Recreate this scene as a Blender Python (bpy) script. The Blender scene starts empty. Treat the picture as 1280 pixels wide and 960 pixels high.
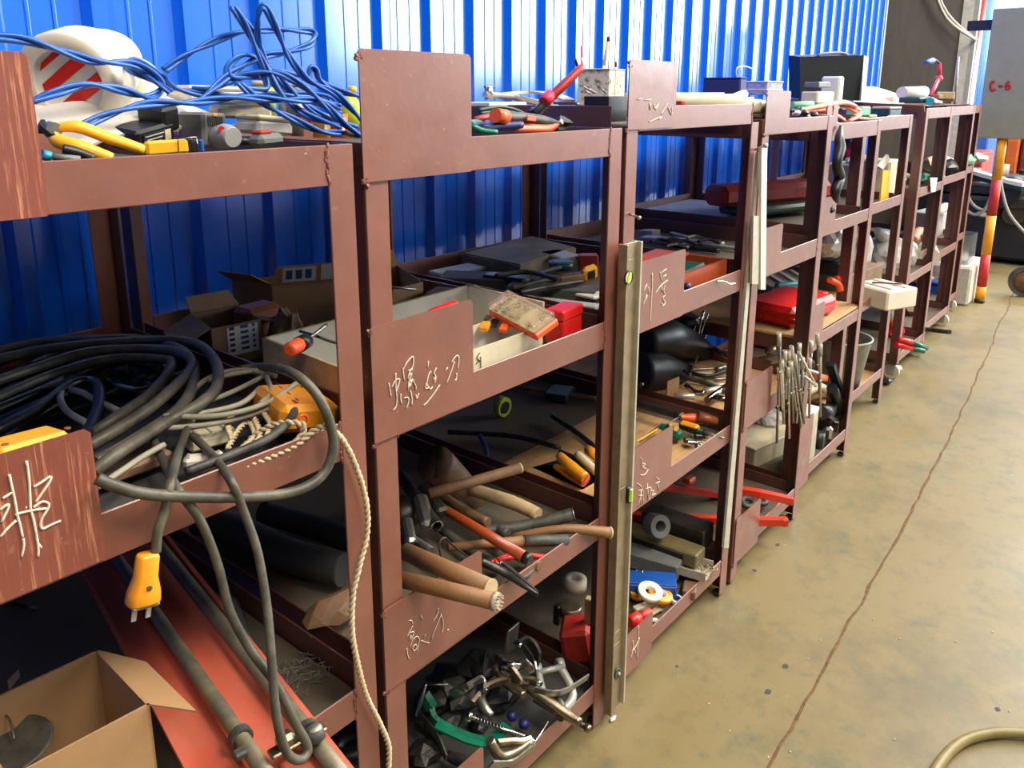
import bpy, bmesh, math, random
from mathutils import Vector, Matrix
R = random.Random(7)
sc = bpy.context.scene
col = sc.collection
# ---------------------------------------------------------------- camera
CAM = (-0.766444, -0.942805, 1.570453)
YAW, PIT, ROL, FPX, CY = 0.695828, 0.237128, 0.000990, 1009.47, 361.4
cf = Vector((math.cos(YAW)*math.cos(PIT), math.sin(YAW)*math.cos(PIT), -math.sin(PIT)))
_r = Vector((math.sin(YAW), -math.cos(YAW), 0)); _u = _r.cross(cf)
cr = _r*math.cos(ROL)+_u*math.sin(ROL); cu = -_r*math.sin(ROL)+_u*math.cos(ROL)
cd = bpy.data.cameras.new('camera'); cam = bpy.data.objects.new('camera', cd); col.objects.link(cam)
cd.sensor_width = 36; cd.sensor_fit = 'HORIZONTAL'; cd.lens = FPX/1280*36; cd.shift_y = (CY-480)/1280
cd.clip_start = .02; cd.clip_end = 100
cam.matrix_world = Matrix(((cr.x, cu.x, -cf.x, CAM[0]), (cr.y, cu.y, -cf.y, CAM[1]), (cr.z, cu.z, -cf.z, CAM[2]), (0, 0, 0, 1)))
sc.camera = cam
# ---------------------------------------------------------------- light
w = bpy.data.worlds.new('hall_light'); sc.world = w; w.use_nodes = True
w.node_tree.nodes['Background'].inputs[0].default_value = (.85, .92, 1, 1)
w.node_tree.nodes['Background'].inputs[1].default_value = 0.02
def area(name, loc, target, sx, sy, power, color):
    l = bpy.data.lights.new(name, 'AREA'); l.shape = 'RECTANGLE'; l.size = sx; l.size_y = sy; l.energy = power; l.color = color
    o = bpy.data.objects.new(name, l); col.objects.link(o); o.location = loc
    o.rotation_euler = (Vector(target)-Vector(loc)).to_track_quat('-Z', 'Y').to_euler(); return o
for i in range(7):                                   # daylight through the windows of the opposite side wall
    area('window_daylight', (9.6+i*3.4, -6.4, 3.65), (9.6+i*3.4, 0, 3.65), 3.0, 3.1, 560, (.90, .95, 1))
area('roof_and_fill_light', (-2.0, -3.0, 4.6), (-0.2, 0.0, .6), 1.8, 1.2, 75, (1, .91, .78))  # added fill lamp from the left, no roof fitting behind it
area('roof_and_fill_light', (3.2, -2.3, 5.6), (2.2, -0.3, .3), 3.0, 1.4, 225, (1, .91, .78))
area('roof_and_fill_light', (7.6, -2.6, 5.9), (5.8, -0.4, .4), 4.5, 1.4, 720, (1, .93, .82))
area('roof_and_fill_light', (0.5, -2.6, 4.9), (-0.3, 0.0, .7), 1.6, 1.2, 260, (1, .91, .78))
area('roof_and_fill_light', (14, -2.0, 5.9), (12, -.5, 0), 5.0, 1.8, 900, (1, .96, .9))
sc.view_settings.view_transform = 'Standard'; sc.view_settings.look = 'None'
sc.view_settings.exposure = -0.08; sc.view_settings.gamma = 1; sc.view_settings.use_curve_mapping = False
# ---------------------------------------------------------------- positions: a sight line met with a real plane of the place
def _ray(x, y): return cf + cr*((x-640)/FPX) - cu*((y-CY)/FPX)
def S(x, y, z):
    d = _ray(x, y); t = (z-CAM[2])/d.z; return Vector(CAM)+d*t
def F(x, y, Y):
    d = _ray(x, y); t = (Y-CAM[1])/d.y; return Vector(CAM)+d*t
def G(x, y, X):
    d = _ray(x, y); t = (X-CAM[0])/d.x; return Vector(CAM)+d*t
# ---------------------------------------------------------------- materials
def lin(c): return tuple((v/255/12.92 if v/255 <= .04045 else ((v/255+.055)/1.055)**2.4) for v in c)
def mat(name, rgb, rough=.5, metal=0.0, var=.18, scale=14, bump=.12, rgb2=None, trans=0, coat=0, alpha=1, spec=.5, stretch=None, emit=0):
    m = bpy.data.materials.new(name); m.use_nodes = True; nt = m.node_tree; b = nt.nodes['Principled BSDF']
    c = lin(rgb); tc = nt.nodes.new('ShaderNodeTexCoord'); mp = nt.nodes.new('ShaderNodeMapping')
    nt.links.new(tc.outputs['Object'], mp.inputs[0])
    if stretch: mp.inputs['Scale'].default_value = stretch
    n = nt.nodes.new('ShaderNodeTexNoise'); n.inputs['Scale'].default_value = scale; n.inputs['Detail'].default_value = 6; n.inputs['Roughness'].default_value = .65
    nt.links.new(mp.outputs[0], n.inputs['Vector'])
    cr_ = nt.nodes.new('ShaderNodeValToRGB'); cr_.color_ramp.elements[0].position = .3; cr_.color_ramp.elements[1].position = .72
    c2 = lin(rgb2) if rgb2 else tuple(min(1, v*(1+var)) for v in c)
    cr_.color_ramp.elements[0].color = tuple(v*(1-var) for v in c)+(1,); cr_.color_ramp.elements[1].color = tuple(c2)+(1,)
    nt.links.new(n.outputs[0], cr_.inputs[0]); nt.links.new(cr_.outputs[0], b.inputs['Base Color'])
    b.inputs['Roughness'].default_value = rough; b.inputs['Metallic'].default_value = metal
    b.inputs['Specular IOR Level'].default_value = spec
    if trans: b.inputs['Transmission Weight'].default_value = trans
    if coat: b.inputs['Coat Weight'].default_value = coat; b.inputs['Coat Roughness'].default_value = .15 if coat > .5 else .32
    if alpha < 1: b.inputs['Alpha'].default_value = alpha
    if bump:
        n2 = nt.nodes.new('ShaderNodeTexNoise'); n2.inputs['Scale'].default_value = scale*9; n2.inputs['Detail'].default_value = 3
        nt.links.new(mp.outputs[0], n2.inputs['Vector'])
        bp = nt.nodes.new('ShaderNodeBump'); bp.inputs['Strength'].default_value = bump; bp.inputs['Distance'].default_value = .002
        nt.links.new(n2.outputs[0], bp.inputs['Height']); nt.links.new(bp.outputs[0], b.inputs['Normal'])
    return m
def _ramp(nt, src, p0, p1, c0, c1):
    r = nt.nodes.new('ShaderNodeValToRGB'); r.color_ramp.elements[0].position = p0; r.color_ramp.elements[1].position = p1
    r.color_ramp.elements[0].color = c0; r.color_ramp.elements[1].color = c1; nt.links.new(src, r.inputs[0]); return r.outputs[0]
def _mix(nt, f, a, b):
    m = nt.nodes.new('ShaderNodeMix'); m.data_type = 'RGBA'
    nt.links.new(f, m.inputs['Factor'])
    for s, v in ((m.inputs['A'], a), (m.inputs['B'], b)):
        if isinstance(v, tuple): s.default_value = v
        else: nt.links.new(v, s)
    return m.outputs['Result']
def noise(nt, vec, scale, detail=5, rough=.6):
    n = nt.nodes.new('ShaderNodeTexNoise'); n.inputs['Scale'].default_value = scale; n.inputs['Detail'].default_value = detail; n.inputs['Roughness'].default_value = rough
    nt.links.new(vec, n.inputs['Vector']); return n.outputs[0]
def mapping(nt, sc_=(1, 1, 1), rot=(0, 0, 0)):
    tc = nt.nodes.new('ShaderNodeTexCoord'); mp = nt.nodes.new('ShaderNodeMapping'); nt.links.new(tc.outputs['Object'], mp.inputs[0])
    mp.inputs['Scale'].default_value = sc_; mp.inputs['Rotation'].default_value = rot; return mp.outputs[0]
def paint_mat(name, base, streak=0.0):
    m = mat(name, base, rough=.36, var=.16, scale=7, bump=.15, spec=.6, coat=.35); nt = m.node_tree; b = nt.nodes['Principled BSDF']
    src = b.inputs['Base Color'].links[0].from_socket
    f = _ramp(nt, noise(nt, mapping(nt), 42, 8, .75), .60, .75, (0, 0, 0, 1), (.55, .55, .55, 1))        # rubbed, chalky patches
    src = _mix(nt, f, src, lin((168, 128, 112))+(1,))
    f = _ramp(nt, noise(nt, mapping(nt), 150, 2, .5), .745, .78, (0, 0, 0, 1), (.8, .8, .8, 1))           # small pale nicks
    src = _mix(nt, f, src, lin((200, 175, 155))+(1,))
    if streak:
        f = _ramp(nt, noise(nt, mapping(nt, (60, 60, 2.2), (0, -.12, 0)), 3.2, 4, .7), .54, .66, (0, 0, 0, 1), (streak,)*3+(1,))
        src = _mix(nt, f, src, lin((205, 140, 105))+(1,))
    nt.links.new(src, b.inputs['Base Color'])
    rg = _ramp(nt, noise(nt, mapping(nt), 18, 4), .3, .7, (.30,)*3+(1,), (.50,)*3+(1,)); nt.links.new(rg, b.inputs['Roughness'])
    return m
def chalk_mat():
    return mat('chalk', (214, 204, 182), rough=.95, var=.25, scale=120, bump=.3)
M = dict(
 paint=paint_mat('red_oxide_paint', (124, 76, 60)), paint_streak=paint_mat('brushed_red_oxide_paint', (126, 66, 50), .75),
 paint_dark=paint_mat('dark_red_oxide_paint', (86, 48, 41)),  # darker copy of the rack paint for side legs and side rails
 weld=mat('weld_metal', (120, 66, 54), .4, .2, .4, 60, .5), chalk=chalk_mat(),
 board=mat('shelf_board_dusty', (116, 96, 70), .8, 0, .35, 9, .4, (88, 84, 74)), ply=mat('plywood', (176, 138, 92), .7, 0, .25, 8, .3, stretch=(1, 12, 1)),
 dboard=mat('dark_sheet', (62, 62, 58), .7, 0, .3, 9, .4),
 card=mat('cardboard', (168, 130, 88), .85, 0, .12, 6, .2), card2=mat('old_cardboard', (126, 102, 76), .9, 0, .25, 12, .4), cardin=mat('white_lined_card', (196, 192, 180), .8, 0, .12, 9, .2),
 white=mat('white_plastic', (214, 208, 196), .4, 0, .1, 9, .05), cream=mat('cream_plastic', (206, 196, 164), .45, 0, .15, 12, .1),
 dwhite=mat('dirty_white_plastic', (176, 166, 146), .6, 0, .3, 16, .2),
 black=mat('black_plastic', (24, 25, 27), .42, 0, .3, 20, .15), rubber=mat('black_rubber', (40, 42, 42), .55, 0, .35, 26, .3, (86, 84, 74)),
 hose=mat('dusty_rubber_hose', (48, 48, 42), .5, 0, .35, 20, .3, (98, 92, 74)), hosed=mat('dark_rubber_hose', (22, 23, 23), .4, 0, .3, 14, .2),
 greyc=mat('grey_cable', (148, 142, 122), .5, 0, .2, 20, .15), beige=mat('beige_cord', (196, 176, 140), .75, 0, .25, 40, .3),
 bluec=mat('blue_cable', (24, 78, 168), .32, 0, .25, 10, .08, (46, 106, 188)), grey=mat('grey_plastic', (104, 106, 104), .45, 0, .2, 16, .1),
 lgrey=mat('light_grey_plastic', (150, 152, 150), .5, 0, .15, 16, .1),
 steel=mat('worn_steel', (150, 146, 136), .32, .9, .35, 30, .2), dsteel=mat('dark_steel', (70, 68, 64), .42, .8, .45, 26, .3),
 chrome=mat('chrome', (210, 206, 196), .16, 1, .15, 30, .05), bronze=mat('nickel_plated_steel', (150, 136, 112), .32, .9, .35, 26, .2),
 alu=mat('aluminium', (152, 136, 106), .45, .55, .22, 30, .2), alul=mat('pale_aluminium', (196, 190, 170), .4, .5, .15, 30, .2),
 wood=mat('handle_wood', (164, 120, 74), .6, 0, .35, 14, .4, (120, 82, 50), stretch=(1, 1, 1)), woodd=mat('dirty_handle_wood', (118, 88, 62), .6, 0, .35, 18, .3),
 woodp=mat('pale_wood', (190, 164, 122), .7, 0, .25, 14, .3), woodo=mat('orange_varnished_wood', (184, 80, 34), .35, 0, .3, 14, .15, (140, 58, 28)),
 fibre=mat('frayed_fibre', (190, 176, 146), .95, 0, .6, 120, 1.0),
 red=mat('red_plastic', (206, 32, 26), .36, 0, .12, 10, .05), cutter=mat('cutter_red', (200, 56, 34), .38, 0, .2, 14, .1), redd=mat('dull_red_paint', (170, 44, 32), .5, 0, .3, 18, .2), orange=mat('orange_plastic', (236, 92, 34), .4, 0, .15, 10, .05),
 ored=mat('orange_red_paint', (222, 92, 64), .5, 0, .22, 7, .2, (190, 112, 92)), coral=mat('coral_rubber', (232, 130, 92), .5, 0, .2, 10, .1),
 yellow=mat('yellow_plastic', (236, 172, 34), .38, 0, .12, 14, .08), yelo=mat('orange_yellow_plastic', (232, 150, 30), .38, 0, .14, 14, .08), lime=mat('lime_plastic', (176, 190, 40), .4, 0, .15, 12, .05),
 green=mat('green_paint', (16, 104, 78), .35, 0, .25, 16, .1), dgreen=mat('dark_green_plastic', (24, 66, 50), .4, 0, .25, 14, .1), mint=mat('mint_cloth', (124, 186, 150), .8, 0, .15, 20, .2),
 teal=mat('teal_plastic', (40, 150, 170), .4, 0, .15, 14, .05), dteal=mat('dark_teal_plastic', (24, 62, 66), .45, 0, .2, 14, .1), blue=mat('blue_plastic', (20, 76, 158), .42, 0, .18, 12, .08), navy=mat('navy_plastic', (26, 32, 96), .5, 0, .2, 12, .1),
 tape=mat('white_tape', (226, 216, 196), .5, 0, .1, 8, .05), vial=mat('green_vial_liquid', (140, 214, 40), .15, 0, .25, 30, 0, (190, 230, 70)),
 zinc=mat('galvanised_sheet', (158, 158, 150), .5, .4, .25, 26, .2), cloth=mat('pale_cloth', (188, 184, 178), .9, 0, .2, 12, .5), bag=mat('white_plastic_bag', (206, 202, 190), .35, 0, .15, 12, .4, alpha=.86),
 clear=mat('clear_plastic', (236, 240, 236), .08, 0, .05, 10, .1, trans=.9, alpha=.5), brown=mat('brown_leather', (124, 64, 28), .45, 0, .35, 14, .3), darkp=mat('dark_panel', (40, 35, 29), .95, 0, .2, 5, .1, spec=.05),
 dirt=mat('brown_dirt', (104, 78, 50), .95, 0, .5, 60, .8), foot=mat('floor_stain', (58, 58, 52), .7, 0, .4, 30, .1), paper=mat('paper', (206, 202, 194), .85, 0, .08, 10, .1), pink=mat('pink_paint', (226, 60, 84), .4, 0, .1, 10, .05),
 polY=mat('pole_yellow', (236, 160, 20), .45, 0, .2, 12, .1), polR=mat('pole_red', (190, 40, 34), .5, 0, .25, 14, .1), cab=mat('cabinet_grey', (142, 140, 118), .45, 0, .1, 8, .05), cabl=mat('cabinet_door_grey', (206, 204, 190), .4, 0, .08, 8, .05),
 conc=mat('concrete_block', (190, 184, 168), .9, 0, .2, 20, .5), ink=mat('red_ink', (190, 30, 24), .6, 0, .1, 20, 0), inkk=mat('black_ink', (26, 26, 28), .7, 0, .1, 20, 0), inkb=mat('blue_ink', (44, 64, 120), .7, 0, .1, 20, 0),
 hosey=mat('olive_hose', (128, 116, 66), .45, 0, .2, 20, .1), fluff=mat('grey_lint', (120, 116, 106), 1, 0, .4, 60, 1.0), orob=mat('orange_machine_paint', (216, 106, 40), .5, 0, .25, 5, .1), blackm=mat('machine_black', (22, 22, 24), .5, 0, .4, 8, .2),
)
# ---------------------------------------------------------------- mesh building
ORI = {}
def catmull(P, n=6, closed=False):
    P = [Vector(p) for p in P]
    if len(P) < 3: return P
    out = []; m = len(P); rng = range(m if closed else m-1)
    for i in rng:
        if closed: a, b, c, d = P[i-1], P[i], P[(i+1) % m], P[(i+2) % m]
        else: a, b, c, d = P[max(i-1, 0)], P[i], P[i+1], P[min(i+2, m-1)]
        for k in range(n):
            t = k/n; out.append(.5*((2*b)+(c-a)*t+(2*a-5*b+4*c-d)*t*t+(3*b-a-3*c+d)*t**3))
    if not closed: out.append(P[-1])
    return out
def frames(P, closed=False):
    fr = []; n = None
    for i, p in enumerate(P):
        a = P[i-1] if (i > 0 or closed) else P[i]; b = P[(i+1) % len(P)] if (i < len(P)-1 or closed) else P[i]
        t = (b-a); t = t.normalized() if t.length > 1e-9 else Vector((1, 0, 0))
        if n is None:
            n = t.orthogonal().normalized()
        n = (n-t*n.dot(t)); n = n.normalized() if n.length > 1e-9 else t.orthogonal().normalized()
        fr.append((p, t, n, t.cross(n)))
    return fr
def basis(ax, up=(0, 0, 1)):
    a = Vector(ax).normalized(); u = Vector(up); u = u-a*u.dot(a)
    if u.length < 1e-4: u = a.orthogonal()
    u.normalize(); return a, u.cross(a).normalized(), u      # forward, right-hand, up
def frame(o, ax, up=(0, 0, 1)):
    a, s, u = basis(ax, up)
    return Matrix(((a.x, s.x, u.x, o[0]), (a.y, s.y, u.y, o[1]), (a.z, s.z, u.z, o[2]), (0, 0, 0, 1)))
def TR(loc, rz=0, rx=0, ry=0): return Matrix.Translation(Vector(loc)) @ Matrix.Rotation(rz, 4, 'Z') @ Matrix.Rotation(ry, 4, 'Y') @ Matrix.Rotation(rx, 4, 'X')
class MB:
    def __init__(s): s.v = []; s.f = []; s.sm = []
    def add(s, V, Fc, smooth=False):
        o = len(s.v); s.v += [Vector(p) for p in V]; s.f += [tuple(i+o for i in f) for f in Fc]; s.sm += [smooth]*len(Fc); return s
    def box(s, mtx, size, c=None, shear=None):
        hx, hy, hz = (v/2 for v in size)
        if c is None: c = min(hx, hy, hz)*.18
        c = min(c, min(hx, hy, hz)*.9)
        if not isinstance(mtx, Matrix): mtx = Matrix.Translation(Vector(mtx))
        V = []; idx = {}
        H = (hx, hy, hz)
        for sx in (-1, 1):
            for sy in (-1, 1):
                for sz in (-1, 1):
                    sg = (sx, sy, sz)
                    for k in range(3):
                        idx[sg, k] = len(V); V.append(mtx @ Vector([sg[a]*(H[a] if a == k else H[a]-c) for a in range(3)]))
        Fc = []
        for k in range(3):
            l, m = (k+1) % 3, (k+2) % 3
            for sg in (-1, 1):
                q = []
                for a, b in ((-1, -1), (1, -1), (1, 1), (-1, 1)):
                    t = [0, 0, 0]; t[k] = sg; t[l] = a; t[m] = b; q.append(idx[tuple(t), k])
                Fc.append(q)
            for a in (-1, 1):
                for b in (-1, 1):
                    t = [0, 0, 0]; t[l] = a; t[m] = b; t0 = list(t); t0[k] = -1; t1 = list(t); t1[k] = 1
                    Fc.append([idx[tuple(t0), l], idx[tuple(t1), l], idx[tuple(t1), m], idx[tuple(t0), m]])
        for sg in [(x, y, z) for x in (-1, 1) for y in (-1, 1) for z in (-1, 1)]: Fc.append([idx[sg, 0], idx[sg, 1], idx[sg, 2]])
        return s.add(V, Fc)
    def bx(s, x0, x1, y0, y1, z0, z1, c=None): return s.box(((x0+x1)/2, (y0+y1)/2, (z0+z1)/2), (x1-x0, y1-y0, z1-z0), c)
    def tube(s, P, r, n=8, sub=5, closed=False, caps=True, flat=1.0, smooth=True):
        P = [Vector(p) for p in P]; k = len(P); rr = r if isinstance(r, (list, tuple)) else None
        Q = catmull(P, sub, closed) if (k > 2 and sub > 1) else P
        fr = frames(Q, closed); V = []; m = len(Q)
        for i, (p, t, a, b) in enumerate(fr):
            if rr:
                u = i/(m-1)*(k-1); j = min(int(u), k-2); q = rr[j]*(1-(u-j))+rr[j+1]*(u-j)
            else: q = r
            for h in range(n):
                an = 2*math.pi*h/n; V.append(p+a*(math.cos(an)*q)+b*(math.sin(an)*q*flat))
        Fc = []; L = m if closed else m-1
        for i in range(L):
            j = (i+1) % m
            for h in range(n): g = (h+1) % n; Fc.append((i*n+h, i*n+g, j*n+g, j*n+h))
        s.add(V, Fc, smooth)
        if caps and not closed: s.f += [tuple(len(s.v)-len(V)+h for h in range(n))[::-1], tuple(len(s.v)-n+h for h in range(n))]; s.sm += [False, False]
        return s
    def strap(s, P, w, t, up=(0, 0, 1), sub=5, closed=False):        # flat bar along a path: w across, t thick
        P = [Vector(p) for p in P]; Q = catmull(P, sub, closed) if (len(P) > 2 and sub > 1) else P; V = []; m = len(Q)
        for i, p in enumerate(Q):
            a = Q[i-1] if (i > 0 or closed) else Q[i]; b = Q[(i+1) % m] if (i < m-1 or closed) else Q[i]
            f, sd, u = basis(b-a, up)
            for x, z in ((-1, -1), (1, -1), (1, 1), (-1, 1)): V.append(p+sd*(x*w/2)+u*(z*t/2))
        Fc = []
        for i in range(m if closed else m-1):
            j = (i+1) % m
            for h in range(4): g = (h+1) % 4; Fc.append((i*4+h, i*4+g, j*4+g, j*4+h))
        if not closed: Fc += [(3, 2, 1, 0), (m*4-4, m*4-3, m*4-2, m*4-1)]
        return s.add(V, Fc)
    def cyl(s, a, b, r, r2=None, n=16, smooth=True): return s.tube([a, b], [r, r if r2 is None else r2], n, 1, smooth=smooth)
    def lathe(s, mtx, prof, n=20, smooth=True):                      # profile (radius, height) about the matrix's z axis
        if not isinstance(mtx, Matrix): mtx = Matrix.Translation(Vector(mtx))
        V = []; Fc = []
        for r, z in prof:
            for h in range(n): an = 2*math.pi*h/n; V.append(mtx @ Vector((r*math.cos(an), r*math.sin(an), z)))
        for i in range(len(prof)-1):
            for h in range(n): g = (h+1) % n; Fc.append((i*n+h, i*n+g, (i+1)*n+g, (i+1)*n+h))
        return s.add(V, Fc, smooth)
    def ring(s, mtx, ro, ri, h, n=28): return s.lathe(mtx, [(ri, 0), (ri, h), (ri+.001, h+.0005), (ro-.001, h+.0005), (ro, h), (ro, 0), (ri, 0)], n, False)
    def prism(s, pts, nrm, th):                                      # closed outline of 3-D points pushed along nrm
        nrm = Vector(nrm).normalized()*th; n = len(pts); V = [Vector(p) for p in pts]+[Vector(p)+nrm for p in pts]
        Fc = [tuple(range(n))[::-1], tuple(range(n, 2*n))]+[(i, (i+1) % n, n+(i+1) % n, n+i) for i in range(n)]
        return s.add(V, Fc)
    def blob(s, c, r, k=.2, seed=0, sub=2, sc_=(1, 1, 1)):
        bm = bmesh.new(); bmesh.ops.create_icosphere(bm, subdivisions=sub, radius=1); q = random.Random(seed)
        V = [Vector(c)+Vector([v.co[a]*r*sc_[a]*(1+q.uniform(-k, k)) for a in range(3)]) for v in bm.verts]
        Fc = [tuple(v.index for v in f.verts) for f in bm.faces]; bm.free(); return s.add(V, Fc, k < .12)
    def build(s, name, m, parent=None, origin=None):
        lo = Vector([min(v[a] for v in s.v) for a in range(3)]); hi = Vector([max(v[a] for v in s.v) for a in range(3)])
        if parent is not None: og = ORI[parent.name]
        else: og = Vector(origin) if origin else Vector(((lo.x+hi.x)/2, (lo.y+hi.y)/2, lo.z))
        me = bpy.data.meshes.new(name); me.from_pydata([v-og for v in s.v], [], s.f); me.polygons.foreach_set('use_smooth', s.sm)
        bm = bmesh.new(); bm.from_mesh(me); bmesh.ops.recalc_face_normals(bm, faces=bm.faces); bm.to_mesh(me); bm.free()
        me.materials.append(M[m] if isinstance(m, str) else m)
        o = bpy.data.objects.new(name, me); col.objects.link(o)
        if parent is not None: o.parent = parent
        else: o.location = og
        ORI[o.name] = og; return o
def tag(o, label=None, cat=None, group=None, kind=None):
    for k, v in (('label', label), ('category', cat), ('group', group), ('kind', kind)):
        if v: o[k] = v
    return o
def thing(name, label, cat, loc, group=None):
    o = bpy.data.objects.new(name, None); col.objects.link(o); o.location = loc; o.empty_display_size = .05
    ORI[o.name] = Vector(loc); return tag(o, label, cat, group)
def one(mb, name, m, label, cat, group=None): return tag(mb.build(name, m), label, cat, group)
def dup(root, loc, rz=0, label=None, tilt=(0, 0)):
    r = root.copy(); col.objects.link(r); r.location = loc; r.rotation_euler = (tilt[0], tilt[1], rz)
    if label: r['label'] = label
    for ch in list(root.children):
        c = ch.copy(); col.objects.link(c); c.parent = r
        for g in ch.children: d = g.copy(); col.objects.link(d); d.parent = c
    return r
def twist(P, r, pitch, k=2, sub=10, n=6):
    Q = catmull(P, sub); L = 0; out = [[] for _ in range(k)]; fr = frames(Q)
    # resample finely so that the lay of the strands stays round
    pts = []; 
    for i in range(len(fr)-1):
        p, t, a, b = fr[i]; q = fr[i+1][0]; d = (q-p).length; m = max(1, int(d/(pitch/8)))
        for j in range(m):
            u = j/m; pts.append((p.lerp(q, u), a.lerp(fr[i+1][2], u), b.lerp(fr[i+1][3], u), L+d*u))
        L += d
    for p, a, b, l in pts:
        for h in range(k):
            an = 2*math.pi*(l/pitch+h/k); out[h].append(p+(a*math.cos(an)+b*math.sin(an))*r)
    return out
# ================================================================ THE SETTING
def struct(mb, name, m, parent=None):
    o = mb.build(name, m, parent); 
    if parent is None: o['kind'] = 'structure'
    return o
def floor_mat():
    m = mat('floor_concrete', (150, 138, 100), .5, 0, .12, 1.2, .25); nt = m.node_tree; b = nt.nodes['Principled BSDF']
    v = mapping(nt)
    sp = nt.nodes.new('ShaderNodeSeparateXYZ'); nt.links.new(v, sp.inputs[0])
    ad = nt.nodes.new('ShaderNodeMath'); ad.operation = 'ADD'; nt.links.new(sp.outputs[1], ad.inputs[0])
    ml = nt.nodes.new('ShaderNodeMath'); ml.operation = 'MULTIPLY_ADD'; nt.links.new(noise(nt, v, 2.0, 6, .6), ml.inputs[0]); ml.inputs[1].default_value = .9; ml.inputs[2].default_value = .5
    nt.links.new(ml.outputs[0], ad.inputs[1])
    f = _ramp(nt, ad.outputs[0], .25, .85, (0, 0, 0, 1), (1, 1, 1, 1))                                   # paler and yellower towards the racks
    c = _mix(nt, f, lin((74, 82, 62))+(1,), lin((124, 110, 74))+(1,))
    f = _ramp(nt, noise(nt, v, 1.6, 8, .72), .50, .66, (0, 0, 0, 1), (.6, .6, .6, 1)); c = _mix(nt, f, c, lin((86, 80, 58))+(1,))
    f = _ramp(nt, noise(nt, v, 4.5, 8, .75), .52, .68, (0, 0, 0, 1), (.55, .55, .55, 1)); c = _mix(nt, f, c, lin((92, 102, 78))+(1,))
    f = _ramp(nt, noise(nt, v, 9, 9, .8), .50, .72, (0, 0, 0, 1), (.5, .5, .5, 1)); c = _mix(nt, f, c, lin((76, 70, 52))+(1,))
    f = _ramp(nt, noise(nt, v, 60, 4, .6), .72, .78, (0, 0, 0, 1), (.7, .7, .7, 1)); c = _mix(nt, f, c, lin((214, 206, 182))+(1,))
    f = _ramp(nt, noise(nt, v, 34, 5, .6), .24, .30, (.7, .7, .7, 1), (0, 0, 0, 1)); c = _mix(nt, f, c, lin((70, 62, 48))+(1,))
    nt.links.new(c, b.inputs['Base Color'])
    rg = _ramp(nt, noise(nt, v, 2.2, 6, .6), .3, .7, (.34,)*3+(1,), (.58,)*3+(1,)); nt.links.new(rg, b.inputs['Roughness'])
    return m
FM = floor_mat()
CR = [(-6, -.62), (-1, -.47), (.87, -.378), (2.16, -.322), (3.6, -.235), (6.17, -.036), (9, .20), (32, 2.0)]
def crack_y(x):
    for (a, b), (c, d) in zip(CR, CR[1:]):
        if a <= x <= c: return b+(d-b)*(x-a)/(c-a)
xs = [-6+.06*i for i in range(634)]
q = random.Random(3); wob = [0]
for x in xs[1:]: wob.append(wob[-1]*.82+q.uniform(-.0055, .0055))
edge = [(x, crack_y(x)+wd) for x, wd in zip(xs, wob)]
fl = MB(); fl.bx(-6, 32, -6.7, 4, -.12, -.02); floor = struct(fl, 'floor', M['dirt'])
for sd in (1, -1):
    pts = [Vector((x, y+sd*.0035, -.02)) for x, y in edge]; far = 4 if sd > 0 else -6.7
    pts += [Vector((32, far, -.02)), Vector((-6, far, -.02))]
    if sd > 0: pts = pts
    mb = MB(); mb.prism(pts, (0, 0, 1), .02); mb.build('slab', FM, floor)
mb = MB()                                                   # dirt gathered in the joint
for i in range(0, 633):
    x, y = edge[i]; x2, y2 = edge[i+1]; wa = .0022+.0035*q.random()
    mb.add([(x, y-wa, .0006), (x2, y2-wa, .0006), (x2, y2+wa, .0006), (x, y+wa, .0006), (x, y, .0016), (x2, y2, .0016)], [(0, 1, 5, 4), (4, 5, 2, 3)])
o = mb.build('joint_filling', 'dirt', floor)
def patch(p, rx, ry, m, seed, th=.0006):
    q = random.Random(seed); mb = MB(); n = 18; a0 = q.uniform(0, 3)
    pts = [Vector((p.x+math.cos(2*math.pi*i/n)*rx*(1+q.uniform(-.22, .22)), p.y+math.sin(2*math.pi*i/n)*ry*(1+q.uniform(-.22, .22)), .0002)) for i in range(n)]
    mb.prism(pts, (0, 0, 1), th); mb.build('floor_stain', m, floor)
for (x, y, a, b, s) in ((982, 833, .011, .008, 1), (960, 865, .011, .008, 2), (1247, 887, .008, .006, 5), (943, 713, .006, .008, 6), (972, 681, .012, .007, 7), (846, 833, .005, .004, 8)):
    patch(S(x, y, 0), a, b, 'foot', s)
M['smear'] = mat('old_smear', (98, 96, 70), .5, 0, .12, 20, .1)
for i in range(26):
    x, y = q.uniform(700, 1270), q.uniform(640, 955)
    if x < 700+(960-y)*.9+60: continue
    p = S(x, y, 0); mb = MB(); mb.blob((p.x, p.y, .0015), .0028, .3, i, 1, (1.3, .8, .5)); mb.build('grit', 'woodp', floor)
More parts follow.
